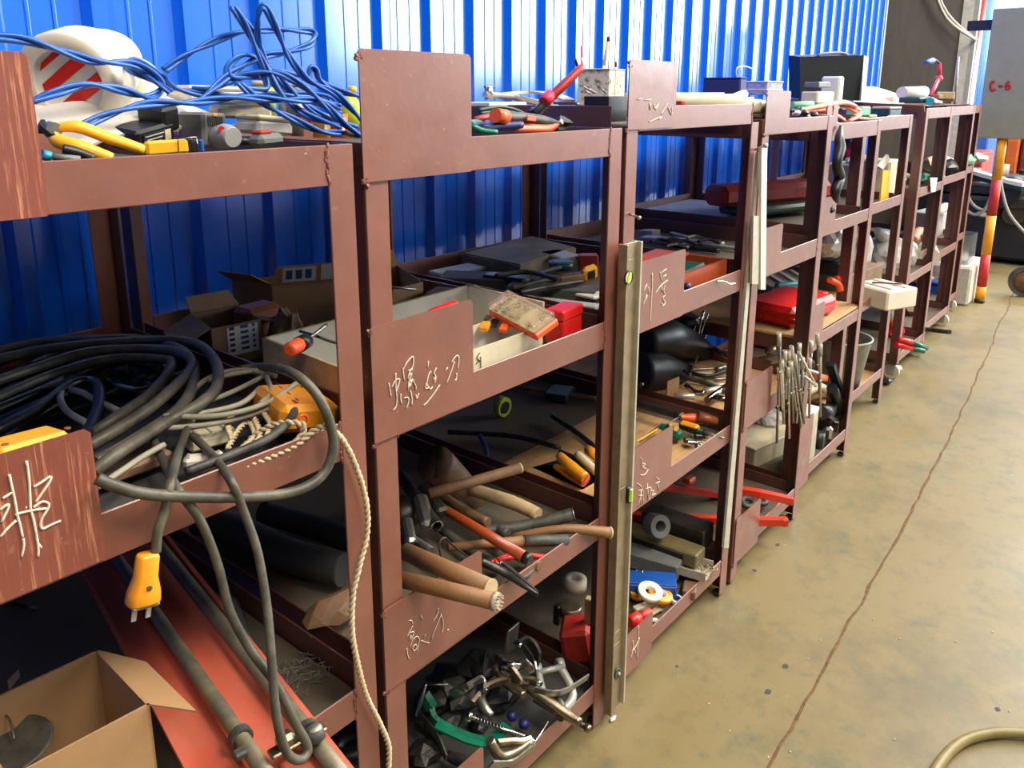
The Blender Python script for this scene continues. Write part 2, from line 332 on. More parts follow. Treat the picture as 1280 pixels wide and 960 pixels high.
# --- blue corrugated wall, one sheet after another
blue = mat('blue_wall_paint', (0, 104, 232), .2, .1, .06, 4, .0, spec=.9, coat=1)
_nt = blue.node_tree; _b = _nt.nodes['Principled BSDF']
_v = mapping(_nt); _w = _nt.nodes.new('ShaderNodeBump'); _w.inputs['Strength'].default_value = .3; _w.inputs['Distance'].default_value = .0012
_nt.links.new(noise(_nt, mapping(_nt, (2.2, 2.2, .9)), 1.6, 2), _w.inputs['Height']); _nt.links.new(_w.outputs[0], _b.inputs['Normal'])
WA = math.atan(.055); wdx = Vector((math.cos(WA), math.sin(WA), 0)); wdn = Vector((math.sin(WA), -math.cos(WA), 0))   # along, towards the room
W0 = Vector((0, .935, 0))
wl = thing('wall_left', None, None, W0); wl['kind'] = 'structure'
PITCH = .2145
def sheet(t0, nr, z0, z1, parent, m):
    prof = []
    for i in range(nr):
        a = t0+i*PITCH
        prof += [(a, 0), (a+.038, 0), (a+.040, .0025), (a+.046, .0025), (a+.048, 0), (a+.092, 0), (a+.094, .0025), (a+.100, .0025), (a+.102, 0), (a+.152, 0), (a+.166, .024), (a+.198, .024), (a+.2125, 0)]
    prof.append((t0+nr*PITCH+.012, .001)); V = []
    for t, h in prof:
        for z in (z0, z1): V.append(W0+wdx*t+wdn*h+Vector((0, 0, z)))
    mb = MB(); mb.add(V, [(2*i, 2*i+2, 2*i+3, 2*i+1) for i in range(len(prof)-1)]); return mb.build('wall_sheet', m, parent)
t = -2.55+.077
while t < 6.2:
    sheet(t, 4, 0, 6.2, wl, blue); t += 4*PITCH
DOORX = t
# dark panelled doorway part, then the pale column with its red cable and more blue wall
def wp(t, h=0, z=0): return W0+wdx*t+wdn*h+Vector((0, 0, z))
dk = MB(); dk.box(frame(wp((DOORX+10.9)/2, -.02, 3.1), wdx), (10.9-DOORX, .06, 6.2), .002)
struct(dk, 'door_1', 'darkp')
tr = MB(); tr.box(frame(wp(DOORX+.02, -.01, 3.1), wdx), (.05, .08, 6.2), .004); struct(tr, 'trim_1', 'grey')
# ---------------------------------------------------------------- rest of the hall (seen in reflections)
hallm = mat('hall_wall_paint', (186, 190, 186), .8, 0, .15, 1, .1)
opp = thing('wall_right', None, None, (0, -6.7, 0)); opp['kind'] = 'structure'
mb = MB(); mb.bx(-6, 33, -6.75, -6.65, 0, 2.05); mb.build('wall_panel', hallm, opp)
mb = MB(); mb.bx(-6, 33, -6.75, -6.65, 5.15, 6.2); mb.build('wall_panel', hallm, opp)
mb = MB(); mb.bx(-6, 8.1, -6.75, -6.65, 2.05, 5.15); mb.build('wall_panel', hallm, opp)
for i in range(7):
    x = 8.1+i*3.4+3.0
    mb = MB(); mb.bx(x, x+.4 if i < 6 else 33, -6.75, -6.65, 2.05, 5.15); mb.build('wall_pillar', hallm, opp)
struct(MB().bx(-6.1, 33, -6.8, 4, 6.2, 6.3), 'ceiling', hallm)
struct(MB().bx(-6.1, -6, -6.8, 4, 0, 6.2), 'wall_back', 'darkp')
struct(MB().bx(-6, 0, 4, 4.1, 0, 6.2), 'trim_4', hallm)
# ================================================================ RACKS
ZT = [(1.500, .058), (1.079, .063), (.599, .057), (.140, .052)]
def chalk(parent, ox, oy, s, strokes, Y, r=.0014, X=None):
    mb = MB()
    for st in strokes:
        pts = [F(ox+x/s, oy+y/s, Y) for x, y in st]
        mb.strap(pts, .0012, r*2, (0, 0, 1), 3) if False else mb.tube(pts, r, 5, 3)
    mb.build('chalk_writing', 'chalk', parent)
def rack(label, XL, XR, yF, D=.82, lv=ZT, signs=(), feet=0.012, boards=('board',)*4, zs=None, mids=(), castor=False, topm='paint', skip=()):
    r = thing('steel_rack', label, 'rack', ((XL+XR)/2, yF, 0), 'red-brown welded steel shelving racks')
    T, Wd = .004, .046
    top = lv[0][0] if zs is None else zs
    posts = [(XL, 1, yF, 1), (XR, -1, yF, 1), (XL, 1, yF+D, -1), (XR, -1, yF+D, -1)]+[(xm, -1, yF, 1) for xm in mids]+[(xm, -1, yF+D, -1) for xm in mids]
    for (x, sx, y, sy) in posts:
        mb = MB(); x2 = x+sx*Wd; y2 = y+sy*Wd
        mb.bx(min(x, x2), max(x, x2), min(y, y+sy*T), max(y, y+sy*T), feet, top, .001); mb.build('post', 'paint', r); mb = MB()
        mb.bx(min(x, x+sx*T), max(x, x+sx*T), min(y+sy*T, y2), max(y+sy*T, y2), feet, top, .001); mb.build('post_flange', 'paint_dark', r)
        if not castor and feet > 0:
            mb = MB(); cx, cy = x+sx*.02, y+sy*.02; mb.cyl((cx, cy, .0), (cx, cy, feet), .015, .013, 10); mb.build('foot', 'rubber', r)
        if castor:
            cx, cy = x+sx*.03, y+sy*.03
            wv = MB(); wv.cyl((cx-.014, cy, .042), (cx+.014, cy, .042), .042, n=16); wv.build('caster_wheel', 'cream', r)
            wv = MB(); wv.bx(cx-.022, cx-.017, cy-.02, cy+.02, .03, feet+.004, .001); wv.bx(cx+.017, cx+.022, cy-.02, cy+.02, .03, feet+.004, .001); wv.bx(cx-.022, cx+.022, cy-.02, cy+.02, feet-.006, feet+.0, .001); wv.build('caster_fork', 'zinc', r)
    for i, (z, h) in enumerate(lv):
        a, b = XL+Wd, XR-Wd
        mb = MB(); mb.bx(a, b, yF+.001, yF+.001+T, z-h, z, .0012); mb.bx(a, b, yF+.005, yF+Wd, z-h, z-h+T, .001); mb.build('front_rail', 'paint', r)
        mb = MB(); mb.bx(a, b, yF+D-.001-T, yF+D-.001, z-h, z, .0012); mb.bx(a, b, yF+D-Wd, yF+D-.005, z-h, z-h+T, .001); mb.build('rear_rail', 'paint', r)
        for x, sx in ((XL, 1), (XR, -1)):
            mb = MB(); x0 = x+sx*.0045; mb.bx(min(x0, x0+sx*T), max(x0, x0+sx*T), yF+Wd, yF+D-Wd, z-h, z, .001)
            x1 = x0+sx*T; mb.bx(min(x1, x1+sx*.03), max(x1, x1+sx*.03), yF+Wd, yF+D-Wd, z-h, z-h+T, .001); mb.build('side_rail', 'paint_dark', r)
        bm_ = boards[i] if i < len(boards) else 'board'
        mb = MB(); mb.bx(XL+.012, XR-.012, yF+.012, yF+D-.012, z-h+.0045, z-h+.0115, .001); mb.build('shelf_board', bm_, r)
        for x in (a, b):
            q = random.Random(int(x*1000)+i); mb = MB()
            for k in range(7): mb.blob((x+q.uniform(-.0035, .0035), yF+.0012, z-h+.003+(h-.006)*k/6), q.uniform(.003, .0052), .3, k+i, 1, (.9, .5, 1.9))
            mb.build('weld_bead', 'weld', r)
    for sg in signs:
        x0, x1, z0, z1, mt = sg[:5]; y0 = yF-.0045; c = .006
        o2 = [(x0, z0), (x1-c*.3, z0), (x1, z0+c), (x1, z1-c), (x1-c, z1), (x0+c*.6, z1), (x0, z1-c*.6)]
        mb = MB(); mb.prism([Vector((x, y0+(sg[5] if len(sg) > 5 else 0)*(z-z0), z)) for x, z in o2], (0, 1, 0), .0028)
        s_ = mb.build('sign_plate', mt, r)
        if len(sg) > 6 and sg[6]: chalk(s_, *sg[6][:4], y0-.0008, *sg[6][4:])
        mb = MB(); q = random.Random(int(x0*999)+int(z0*99))
        for (wx, wz) in ((x0+.003, z0-.001), (x0+.003, z1-.01)):
            for k in range(4): mb.blob((wx+q.uniform(-.006, .006), yF-.002, wz+q.uniform(-.005, .005)), .0055, .3, k, 1, (1, .6, 1))
        mb.build('weld_bead', 'weld', r)
    return r
C_R1 = (0, 570, 6.4, [[(75, 150), (90, 230), (115, 340), (140, 480), (162, 560), (180, 650)], [(185, 660), (190, 720), (172, 810)], [(212, 40), (232, 180), (240, 330), (246, 430), (265, 500), (285, 600), (305, 720), (305, 805)],
    [(20, 340), (60, 315), (98, 290)], [(0, 432), (40, 400), (68, 390), (60, 430), (10, 530)], [(0, 650), (60, 580), (130, 515)], [(205, 412), (212, 412)], [(270, 248), (340, 205), (400, 165), (400, 200), (340, 290), (285, 370)],
    [(268, 412), (310, 380), (350, 365), (390, 385), (378, 430), (335, 500), (325, 560), (345, 582), (400, 555), (485, 518)], [(120, 470), (190, 450), (290, 430), (370, 420)], [(300, 700), (330, 735)]], .0016)
C_R2a = (470, 430, 9.6, [[(155, 470), (165, 540), (180, 630)], [(235, 350), (236, 450), (240, 560), (250, 660), (240, 750), (205, 795)], [(190, 520), (230, 440), (275, 420), (280, 450), (240, 590)], [(325, 285), (328, 360), (340, 435)],
    [(330, 300), (370, 220), (430, 155), (448, 170), (445, 260), (400, 340), (385, 420)], [(385, 320), (440, 300)], [(390, 380), (430, 350), (395, 450), (440, 420), (390, 520), (420, 480)], [(395, 450), (385, 560)], [(440, 430), (475, 500), (478, 550)], [(415, 560), (430, 650), (428, 735)], [(300, 600), (295, 660), (310, 715)], [(335, 650), (380, 640), (390, 690), (365, 775)], [(480, 610), (488, 655), (515, 590)],
    [(628, 205), (620, 290)], [(660, 325), (630, 370), (610, 460), (590, 535), (640, 520)], [(600, 470), (650, 540), (680, 510)], [(725, 285), (695, 350), (715, 380), (690, 430), (720, 400), (700, 470)], [(765, 490), (690, 600), (620, 690), (570, 740)],
    [(860, 280), (835, 318)], [(905, 220), (960, 145), (990, 150), (992, 220), (980, 300)], [(940, 210), (900, 330), (845, 475)], [(970, 350), (960, 430), (945, 425)]], .0011)
C_R2b = (490, 740, 9.6, [[(205, 345), (235, 340), (250, 385)], [(250, 405), (215, 470), (185, 530)], [(215, 490), (265, 480), (225, 580)], [(230, 520), (215, 580)], [(220, 660), (245, 580), (300, 530), (325, 570), (318, 640), (305, 710)], [(250, 690), (255, 650), (290, 630), (295, 680), (260, 705), (250, 680)], [(178, 675), (185, 740), (210, 815)],
    [(345, 275), (365, 330)], [(345, 580), (400, 600), (445, 612)], [(400, 510), (388, 545)], [(555, 195), (540, 270), (495, 350)], [(585, 260), (610, 340), (612, 430), (598, 490)], [(590, 270), (545, 380), (495, 500), (480, 570)], [(680, 445), (662, 462)]], .0009)
C_R3t = (780, 70, 10.667, [[(180, 580), (240, 570)], [(280, 590), (360, 580)], [(345, 630), (350, 720)], [(410, 640), (405, 700), (460, 640), (420, 720)], [(580, 635), (540, 700), (495, 775)], [(590, 690), (635, 785), (640, 690)], [(335, 880), (400, 850), (500, 810), (470, 850)]], .0014)
C_R3a = (795, 310, 9.6, [[(195, 300), (195, 450), (185, 600), (175, 800), (170, 880)], [(85, 530), (130, 435)], [(85, 690), (130, 560), (120, 630)], [(155, 470), (155, 550)], [(290, 290), (300, 350), (315, 390)], [(300, 300), (365, 250)], [(320, 350), (365, 320)], [(235, 540), (300, 450), (380, 385)], [(310, 460), (312, 530)], [(350, 450), (330, 510), (350, 560), (320, 600), (350, 650)], [(310, 665), (322, 695), (355, 655)]], .0012)
C_R3b = (785, 540, 8.72, [[(135, 280), (155, 310), (150, 400)], [(160, 340), (190, 350), (160, 380), (200, 400)], [(135, 465), (180, 465), (220, 410)], [(100, 560), (150, 620), (110, 820)], [(120, 640), (165, 640), (165, 780)], [(115, 690), (160, 690)], [(140, 640), (140, 800)], [(210, 560), (220, 740)], [(190, 620), (240, 600)], [(250, 600), (240, 700), (225, 740)], [(245, 640), (280, 640), (260, 690), (300, 670)], [(305, 490), (340, 520)], [(300, 560), (345, 540)], [(325, 560), (335, 640)]], .0011)
C_R3c = (780, 750, 8.72, [[(155, 280), (158, 400), (150, 520), (145, 640)], [(95, 440), (100, 520), (70, 640)], [(85, 560), (130, 500), (170, 410)], [(110, 530), (130, 600)]], .0012)
RK = {}
RK[1] = rack('nearest steel rack, at the left edge, its wide rail streaked with orange', -.664, 0, 0, signs=[(-.664, -.422, 1.442, 1.612, 'paint_streak', 0), (-.664, -.409, 1.022, 1.192, 'paint_streak', 0, C_R1)], boards=('board', 'dboard', 'board', 'board'))
RK[2] = rack('second steel rack from the left, plain square plate standing up from its top rail', .023, .734, .003, signs=[(.017, .254, 1.442, 1.634, 'paint', 0), (.017, .252, 1.022, 1.217, 'paint', 0, C_R2a), (.019, .27, .552, .714, 'paint', 0, C_R2b), (.025, .27, .09, .262, 'paint', 0)], boards=('board', 'dboard', 'board', 'dboard'))
L3 = [(1.545, .055)]+ZT[1:]
RK[3] = rack('third steel rack, spirit level leaning on its left post', .760, 1.452, .008, lv=L3, zs=1.494, signs=[(.756, .963, 1.495, 1.642, 'paint', 0, C_R3t), (.762, 1.05, 1.018, 1.192, 'paint', 0, C_R3a), (.762, 1.03, .548, .722, 'paint', 0, C_R3b), (.768, .97, .07, .195, 'paint', 0, C_R3c)], boards=('board', 'board', 'board', 'board'))
L4 = [(1.500, .045)]+[(1.085, .063)]+ZT[2:]
RK[4] = rack('fourth steel rack, clamps hung over its third rail', 1.493, 2.073, .012, lv=L4, signs=[(1.495, 1.67, 1.458, 1.58, 'paint', 0), (1.5, 1.69, 1.03, 1.18, 'paint', 0), (1.5, 1.70, .55, .71, 'paint', 0), (1.5, 1.69, .075, .24, 'paint', 0)], boards=('board', 'board', 'ply', 'board'))
L5 = [(1.470, .06), (1.114, .05), (.685, .05), (.140, .052)]
RK[5] = rack('fifth steel rack, black rag tied at its upper left corner', 2.105, 2.763, .05, lv=L5, signs=[(2.105, 2.15, 1.42, 1.535, 'paint', 0), (2.165, 2.215, 1.42, 1.535, 'paint', 0), (2.11, 2.29, 1.07, 1.21, 'paint', 0), (2.11, 2.27, .63, .81, 'paint', 0), (2.11, 2.26, .07, .36, 'paint', 0)], boards=('board', 'board', 'ply', 'board'))
L6 = [(1.475, .06), (1.095, .05), (.640, .05), (.200, .05)]
RK[6] = rack('sixth steel rack, a zinc bucket on its lowest shelf', 2.79, 3.53, .125, lv=L6, boards=('board', 'board', 'ply', 'ply'))
L7 = [(1.500, .055), (1.079, .05), (.599, .05), (.15, .05)]
RK[7] = rack('seventh steel rack on casters, taller than the one before it', 3.93, 4.52, .162, lv=L7, castor=True, feet=.09, zs=1.5)
RK[8] = rack('eighth steel rack on casters, pink work lamp clamped on top', 4.56, 5.36, .205, lv=L7, castor=True, feet=.09, zs=1.5)
RK[9] = rack('last and farthest steel rack of the row, on casters', 5.40, 5.845, .258, lv=L7, castor=True, feet=.09, zs=1.5)
# ================================================================ small builders
def tool_handle(a, b, r, m='wood', name='handle', parent=None, taper=1.0, n=12, mb=None):
    a, b = Vector(a), Vector(b); d = b-a
    m_ = MB(); m_.tube([a, a+d*.02, a+d*.5, a+d*.97, b], [r*.86*taper, r*taper, r*(1+taper)/2*.96, r, r*.8], n, 3); return m_.build(name, m, parent)
def screwdriver(name, label, tip, neck, end, r, hm, sm='steel', group=None, cap=None):
    tip, neck, end = Vector(tip), Vector(neck), Vector(end); t = thing(name, label, 'screwdriver', neck, group)
    d = end-neck; mb = MB(); mb.tube([neck, neck+d*.12, neck+d*.3, neck+d*.75, end-d*.06, end], [r*.55, r*.62, r*.95, r, r*.9, r*.5], 8, 3); mb.build('handle', hm, t)
    mb = MB(); mb.tube([neck, tip+(neck-tip)*.1, tip], [r*.24, r*.24, r*.2], 8, 2); mb.build('shaft', sm, t)
    if cap: mb = MB(); mb.cyl(neck-d*.02, neck+d*.22, r*.66, r*.8, 8); mb.build('collar', cap, t)
    return t
def pliers(name, label, tip, joint, h1, h2, r, hm, jm='dsteel', cat='pliers', group=None, jw=1.0, flat=.8, hm2=None):
    joint = Vector(joint); t = thing(name, label, cat, joint, group); tip = Vector(tip); d = (tip-joint)
    n = (Vector(h1[-1])-joint).cross(Vector(h2[-1])-joint); n = n.normalized() if n.length > 1e-6 else Vector((0, 0, 1)); s = n.cross(d).normalized()
    for k, sg in enumerate((1, -1)):
        mb = MB(); w0 = r*1.1*jw
        mb.prism([joint-d*.12+s*sg*w0*.1, joint+s*sg*w0*1.2, joint+d*.35+s*sg*w0*1.15, joint+d*.8+s*sg*w0*.6, tip+s*sg*w0*.25, tip, joint], n, r*.9 if sg > 0 else -r*.9); mb.build('jaw', jm, t)
    mb = MB(); mb.cyl(joint-n*r*1.05, joint+n*r*1.05, r*.55, n=10); mb.build('rivet', 'steel', t)
    for h, m_ in ((h1, hm), (h2, hm2 or hm)):
        P = [joint]+[Vector(p) for p in h]; mb = MB(); k = len(P); mb.tube(P, [r*.6]+[r]*(k-2)+[r*.8], 8, 4, flat=flat); mb.build('handle', m_, t)
    return t
def tape_roll(name, label, c, ax, ro, ri, w, m, cm, cat='tape', group=None, up=(0, 0, 1)):
    c = Vector(c); a, s_, u = basis(ax, up); mt = Matrix(((s_.x, u.x, a.x, c.x), (s_.y, u.y, a.y, c.y), (s_.z, u.z, a.z, c.z), (0, 0, 0, 1)))
    t = thing(name, label, cat, c, group); mb = MB(); mb.lathe(mt, [(ri*1.08, 0), (ro*.97, 0), (ro, w*.04), (ro, w*.96), (ro*.97, w), (ri*1.08, w)], 32); mb.build('tape', m, t)
    mb = MB(); mb.lathe(mt, [(ri, -.0004), (ri*1.08, -.0004), (ri*1.08, w+.0004), (ri, w+.0004), (ri, -.0004)], 32); mb.build('core', cm, t); return t
def carton(name, label, A, B, Cc, h, th=.003, m='card', flaps=(), cat='box', group=None, inm=None, top=False):
    # A corner, B along the first side, Cc along the second; open top
    A, B, Cc = Vector(A), Vector(B), Vector(Cc); z = A.z; B.z = Cc.z = z; t = thing(name, label, cat, ((B+Cc)/2).to_tuple(), group)
    u = (B-A).normalized(); v = (Cc-A).normalized(); D = B+Cc-A; up = Vector((0, 0, h))
    mb = MB(); mb.prism([A, B, D, Cc], (0, 0, 1), th); mb.build('bottom', m, t)
    for p, q_, inn in ((A, B, v), (B, D, -u), (D, Cc, -v), (Cc, A, u)):
        mb = MB(); mb.prism([p, q_, q_+up, p+up], inn, th); mb.build('side', m, t)
        if inm: mb = MB(); o_ = inn.normalized()*(th+.0006); mb.prism([p+o_, q_+o_, q_+o_+up*.985, p+o_+up*.985], inn, .0006); mb.build('lining', inm, t)
    for (p, q_, d) in flaps:                                  # p,q on the rim as fractions (u,v), d flap vector
        P = A+(B-A)*p[0]+(Cc-A)*p[1]+up; Q = A+(B-A)*q_[0]+(Cc-A)*q_[1]+up; d = Vector(d); n = (Q-P).cross(d)
        sh = (Q-P)*.06; mb = MB(); mb.prism([P, Q, Q+d-sh, P+d+sh], n, th*.8); mb.build('flap', m, t)
    return t
def lump(name, label, cat, m, c, r, sc_=(1, 1, 1), k=.15, seed=1, group=None):
    return one(MB().blob(c, r, k, seed, 2, sc_), name, m, label, cat, group)
def block(name, label, cat, m, mtx, size, c=None, group=None): return one(MB().box(mtx, size, c), name, m, label, cat, group)
def pipe(name, label, cat, m, P, r, n=10, sub=5, group=None): return one(MB().tube(P, r, n, sub), name, m, label, cat, group)
# board tops
Z0, Z1, Z2, Z3 = .100, .5545, .0, 1.4545
Z2 = 1.0285
# ================================================================ RACK 1, TOP SHELF
t = tape_roll('tape_roll', 'big roll of white tape, red printed core facing left', F(103, 98, .30), F(60, 118, .22)-F(170, 62, .42), .072, .050, .012, 'tape', 'paper', 'tape')
ax = (F(60, 118, .22)-F(170, 62, .42)).normalized(); c0 = F(85, 104, .27)
a_, s_, u_ = basis(ax); mt = Matrix(((s_.x, u_.x, a_.x, c0.x), (s_.y, u_.y, a_.y, c0.y), (s_.z, u_.z, a_.z, c0.z), (0, 0, 0, 1)))
for o in list(t.children): bpy.data.objects.remove(o)
mb = MB(); mb.lathe(mt, [(.047, .0), (.066, .004), (.070, -.006), (.068, -.06), (.058, -.10), (.050, -.14), (.044, -.16)], 32); mb.build('tape', 'tape', t)
mb = MB(); mb.lathe(mt, [(.047, .0), (.046, -.008), (.0, -.009)], 32); mb.build('core', 'paper', t)
core = t.children[-1]
for k, (o0, wd) in enumerate(((-.022, .020), (.012, .018), (.037, .008))):
    def cpt(u, v): return mt @ Vector((u*.8-v*.6, u*.6+v*.8, -.0084))
    hw = math.sqrt(max(.0001, .043**2-o0**2)); hw2 = math.sqrt(max(.0001, .043**2-(o0+wd*.5)**2)) if abs(o0+wd*.5) < .043 else .01
    rp = MB().prism([cpt(-hw, o0-wd/2*.6), cpt(hw*.9, o0-wd/2), cpt(hw2*.95, o0+wd/2), cpt(-hw2*.9, o0+wd/2)], -a_, -.0006).build('red_print', 'red', core)
tape_roll('tape_roll', 'smaller roll of white tape behind the big one, red core', F(172, 110, .42), F(160, 118, .40)-F(215, 104, .5), .050, .026, .07, 'tape', 'red')
one(MB().strap([F(60, 168, .2), F(110, 150, .22), F(170, 146, .24), F(222, 134, .26)], .10, .004, (0, -.5, 1)), 'plastic_sheet', 'bag', 'crumpled white plastic sheet in front of the big tape roll', 'sheet')
one(MB().strap([F(66, 150, .26), F(120, 135, .28), F(180, 132, .3), F(225, 128, .32)], .14, .004, (0, -.3, 1)), 'paper_sheet', 'tape', 'white paper lying under the tape rolls', 'paper')
t = pliers('wire_cutters', 'yellow-handled cutters with black inlays beside the left plate', F(48, 160, .10), F(62, 162, .10), [F(95, 158, .08), F(135, 172, .07), F(180, 187, .06)], [F(72, 176, .08), F(100, 184, .06), F(140, 198, .05)], .0085, 'yellow', jw=1.8)
mb = MB(); mb.tube([F(78, 186, .052), F(95, 190, .048), F(116, 198, .045)], .006, 8, 4); mb.build('black_inlay', 'black', t)
mb = MB(); mb.cyl(F(62, 162, .10)+Vector((0, -.014, 0)), F(62, 162, .10)+Vector((0, -.006, 0)), .009, n=12); mb.build('pivot_bolt', 'steel', t)
pipe('screwdriver', 'small teal screwdriver end beside the yellow cutters', 'screwdriver', 'teal', [F(52, 193, .05), F(63, 196, .05)], .006)
pipe('grey_rod', 'dark grey rod lying along the rail below the yellow cutters', 'rod', 'grey', [F(66, 196, .04), F(100, 199, .035)], .004)
# black adapter with a label, tilted
o_ = F(178, 168, .20); t = thing('battery_adapter', 'black slanted battery adapter with white lettered label', 'adapter', o_)
bx = frame(o_, F(215, 155, .22)-F(145, 175, .18), (0, -.15, 1)); MB().box(bx, (.075, .05, .030), .004).build('body', 'black', t)
MB().box(bx @ TR((.035, 0, .018)), (.034, .048, .035), .004).build('body_step', 'black', t)
lb = MB().box(bx @ TR((-.005, -.026, .0)), (.045, .0012, .016), .0003).build('label', 'inkk', t)
for i in range(3): MB().box(bx @ TR((-.006, -.0268, .005-.005*i)), (.036-.006*i, .0006, .0014), .0001).build('lettering', 'white', lb)
MB().box(bx @ TR((.020, -.0268, 0)), (.012, .0008, .015), .0002).build('white_patch', 'cream', lb)
o_ = F(253, 162, .19); t = thing('charger', 'grey slotted charger with a small yellow mark, beside the black adapter', 'charger', o_)
bx = frame(o_, (1, .12, -.05), (0, 0, 1)); MB().box(bx, (.042, .06, .050), .004).build('body', 'grey', t)
for i in range(8): MB().box(bx @ TR((-.012+.0034*i, -.0305, .012)), (.0014, .001, .015), .0002).build('slot', 'black', t)
MB().box(bx @ TR((.0, -.0308, .022)), (.007, .001, .004), .0003).build('yellow_mark', 'yellow', t)
t = thing('utility_knife', 'yellow utility knife with blue end lying along the rail', 'knife', F(210, 190, .05))
kx = frame(F(208, 184, .06), F(240, 182, .055)-F(180, 186, .065)); MB().box(kx, (.052, .014, .018), .003).build('body', 'yellow', t)
MB().box(kx @ TR((.034, 0, -.001)), (.014, .013, .018), .003).build('black_end', 'black', t); MB().box(kx @ TR((.043, 0, -.001)), (.006, .012, .017), .002).build('blue_end', 'blue', t)
MB().tube([kx @ Vector((.012, -.008, -.009)), kx @ Vector((.013, -.008, .010)), kx @ Vector((.036, -.008, .011)), kx @ Vector((.037, -.008, -.006))], .0008, 5, 1).build('wire_clip', 'chrome', t)
t = thing('grinder_head', 'grey round motor head with red dot beside the charger', 'motor', F(284, 180, .12))
mb = MB(); mb.tube([F(272, 172, .16), F(282, 170, .14), F(292, 172, .12)], [.016, .018, .014], 14, 3); mb.build('body', 'lgrey', t); MB().cyl(F(277, 162, .135), F(277, 162, .128), .005, n=10).build('red_dot', 'red', t)
t = thing('power_tool_battery', 'grey wedge-shaped tool battery with a red top, right of the motor head', 'battery', F(333, 178, .12))
bx = frame(F(333, 175, .12), (1, .2, .03)); MB().box(bx, (.052, .03, .020), .007).build('body', 'grey', t); MB().box(bx @ TR((-.008, 0, .012)), (.024, .02, .006), .002).build('red_top', 'redd', t)
lump('bearing', 'black bearing ring between the motor head and grey battery', 'bearing', 'black', F(305, 176, .16), .010, (1.2, 1, .7), .05)
# white boxes
for i, (x, y, Y, sx, lab) in enumerate(((300, 140, .24, .085, 'flat white plastic case with yellow stains, in front of steel can'), (262, 122, .34, .12, 'long white plastic case behind the charger'), (330, 160, .19, .07, 'white curved plastic lid under the blue cables'))):
    t = thing('plastic_case', lab, 'case', F(x, y+10, Y)); bx = frame(F(x, y, Y), (1, -.25 if i == 0 else .1, -.02 if i < 2 else -.1)); MB().box(bx, (sx, .06, .020), .005).build('case_base', 'dwhite' if i == 0 else 'white', t)
    MB().box(bx @ TR((0, 0, .015)), (sx*.98, .058, .008), .003).build('lid', 'cream' if i else 'dwhite', t)
t = thing('steel_can', 'shiny steel can with a pale lid behind the blue cables', 'can', F(364, 168, .30)); b_ = F(364, 170, .30); tp = F(364, 108, .30)
MB().cyl(b_, tp, .0225, n=24).build('body', 'steel', t); MB().cyl(tp, tp+Vector((0, 0, .005)), .0235, n=24).build('lid', 'cream', t)
t = thing('paint_pot', 'small pot with lime green side and white lid behind the steel can', 'pot', F(335, 140, .36)); MB().cyl(F(330, 150, .36), F(330, 108, .36), .021, n=20).build('body', 'lime', t); MB().cyl(F(330, 108, .36), F(330, 102, .36), .022, n=20).build('lid', 'cream', t)
t = thing('wire_bundle', 'tangle of thin red wires tied in front of the yellow can', 'wires', F(380, 150, .2))
q = random.Random(5)
for i in range(6): MB().tube([F(368+q.uniform(0, 6), 140+q.uniform(0, 8), .21)]+[F(372+q.uniform(0, 18), 140+q.uniform(0, 14), .2+q.uniform(-.01, .01)) for _ in range(4)]+[F(387, 152, .2)], .0016, 5, 4).build('wire', 'red', t)
for x, m_, lab in ((402, 'yellow', 'yellow can with white label behind the red wires'), (424, 'orange', 'orange-red can right of the yellow can')):
    t = thing('spray_can', lab, 'can', F(x, 168, .24)); MB().cyl(F(x, 172, .25), F(x, 142, .25), .015, n=18).build('body', m_, t); MB().box(frame(F(x+5, 156, .232), (1, 0, 0)), (.006, .001, .026), .0002).build('label', 'white', t)
t = thing('plastic_jug', 'yellow and lime plastic jug partly behind the square plate', 'jug', F(440, 168, .33)); mb = MB(); mb.blob(F(438, 140, .33), .026, .06, 3, 3, (.85, .8, 1.25)); mb.build('body', 'lime', t); MB().cyl(F(440, 116, .33), F(441, 108, .33), .008, n=12).build('cap', 'yellow', t)
one(MB().box(frame(F(437, 168, .12), (1, .1, -.25)), (.035, .02, .006), .002), 'cable_strap', 'black', 'black strap end on the shelf corner below the blue cables', 'strap')
# blue twisted cables
def blue_cable(pts, label, r=.0033):
    t = thing('blue_cable', label, 'cable', pts[0], 'blue twisted cables on the nearest top shelf')
    for st in twist(pts, r*.95, .17): MB().tube(st, r, 6, 1).build('strand', 'bluec', t)
blue_cable([F(-8, 46, .16), F(30, 50, .16), F(80, 65, .17), F(120, 77, .18), F(165, 80, .2), F(195, 95, .2), F(203, 110, .2), F(185, 121, .18), F(150, 112, .15), F(110, 106, .13), F(70, 116, .12), F(38, 128, .12)], 'blue twisted cable entering from the left, looping around the white roll')
blue_cable([F(106, 156, .10), F(140, 142, .11), F(185, 130, .12), F(240, 128, .13), F(300, 122, .13), F(350, 125, .13), F(400, 126, .14), F(425, 134, .16), F(410, 120, .2), F(350, 118, .2), F(280, 120, .2), F(225, 112, .22), F(200, 95, .24), F(170, 76, .24), F(160, 84, .23), F(190, 100, .2), F(215, 116, .18)], 'blue twisted cable running low in front of the black adapter')
blue_cable([F(205, 88, .22), F(240, 65, .22), F(285, 45, .22), F(320, 38, .22), F(370, 38, .22), F(392, 41, .22), F(388, 55, .2), F(360, 65, .2), F(325, 72, .2), F(285, 95, .19), F(248, 128, .18)], 'blue twisted cable arching right towards the square plate')
blue_cable([F(425, 158, .12), F(380, 142, .14), F(350, 115, .16), F(325, 70, .18), F(305, 30, .18), F(292, 10, .18), F(300, 18, .19), F(318, 45, .2), F(335, 80, .2), F(360, 110, .2), F(395, 140, .2), F(450, 162, .2)], 'blue twisted cable with the left tall loop')
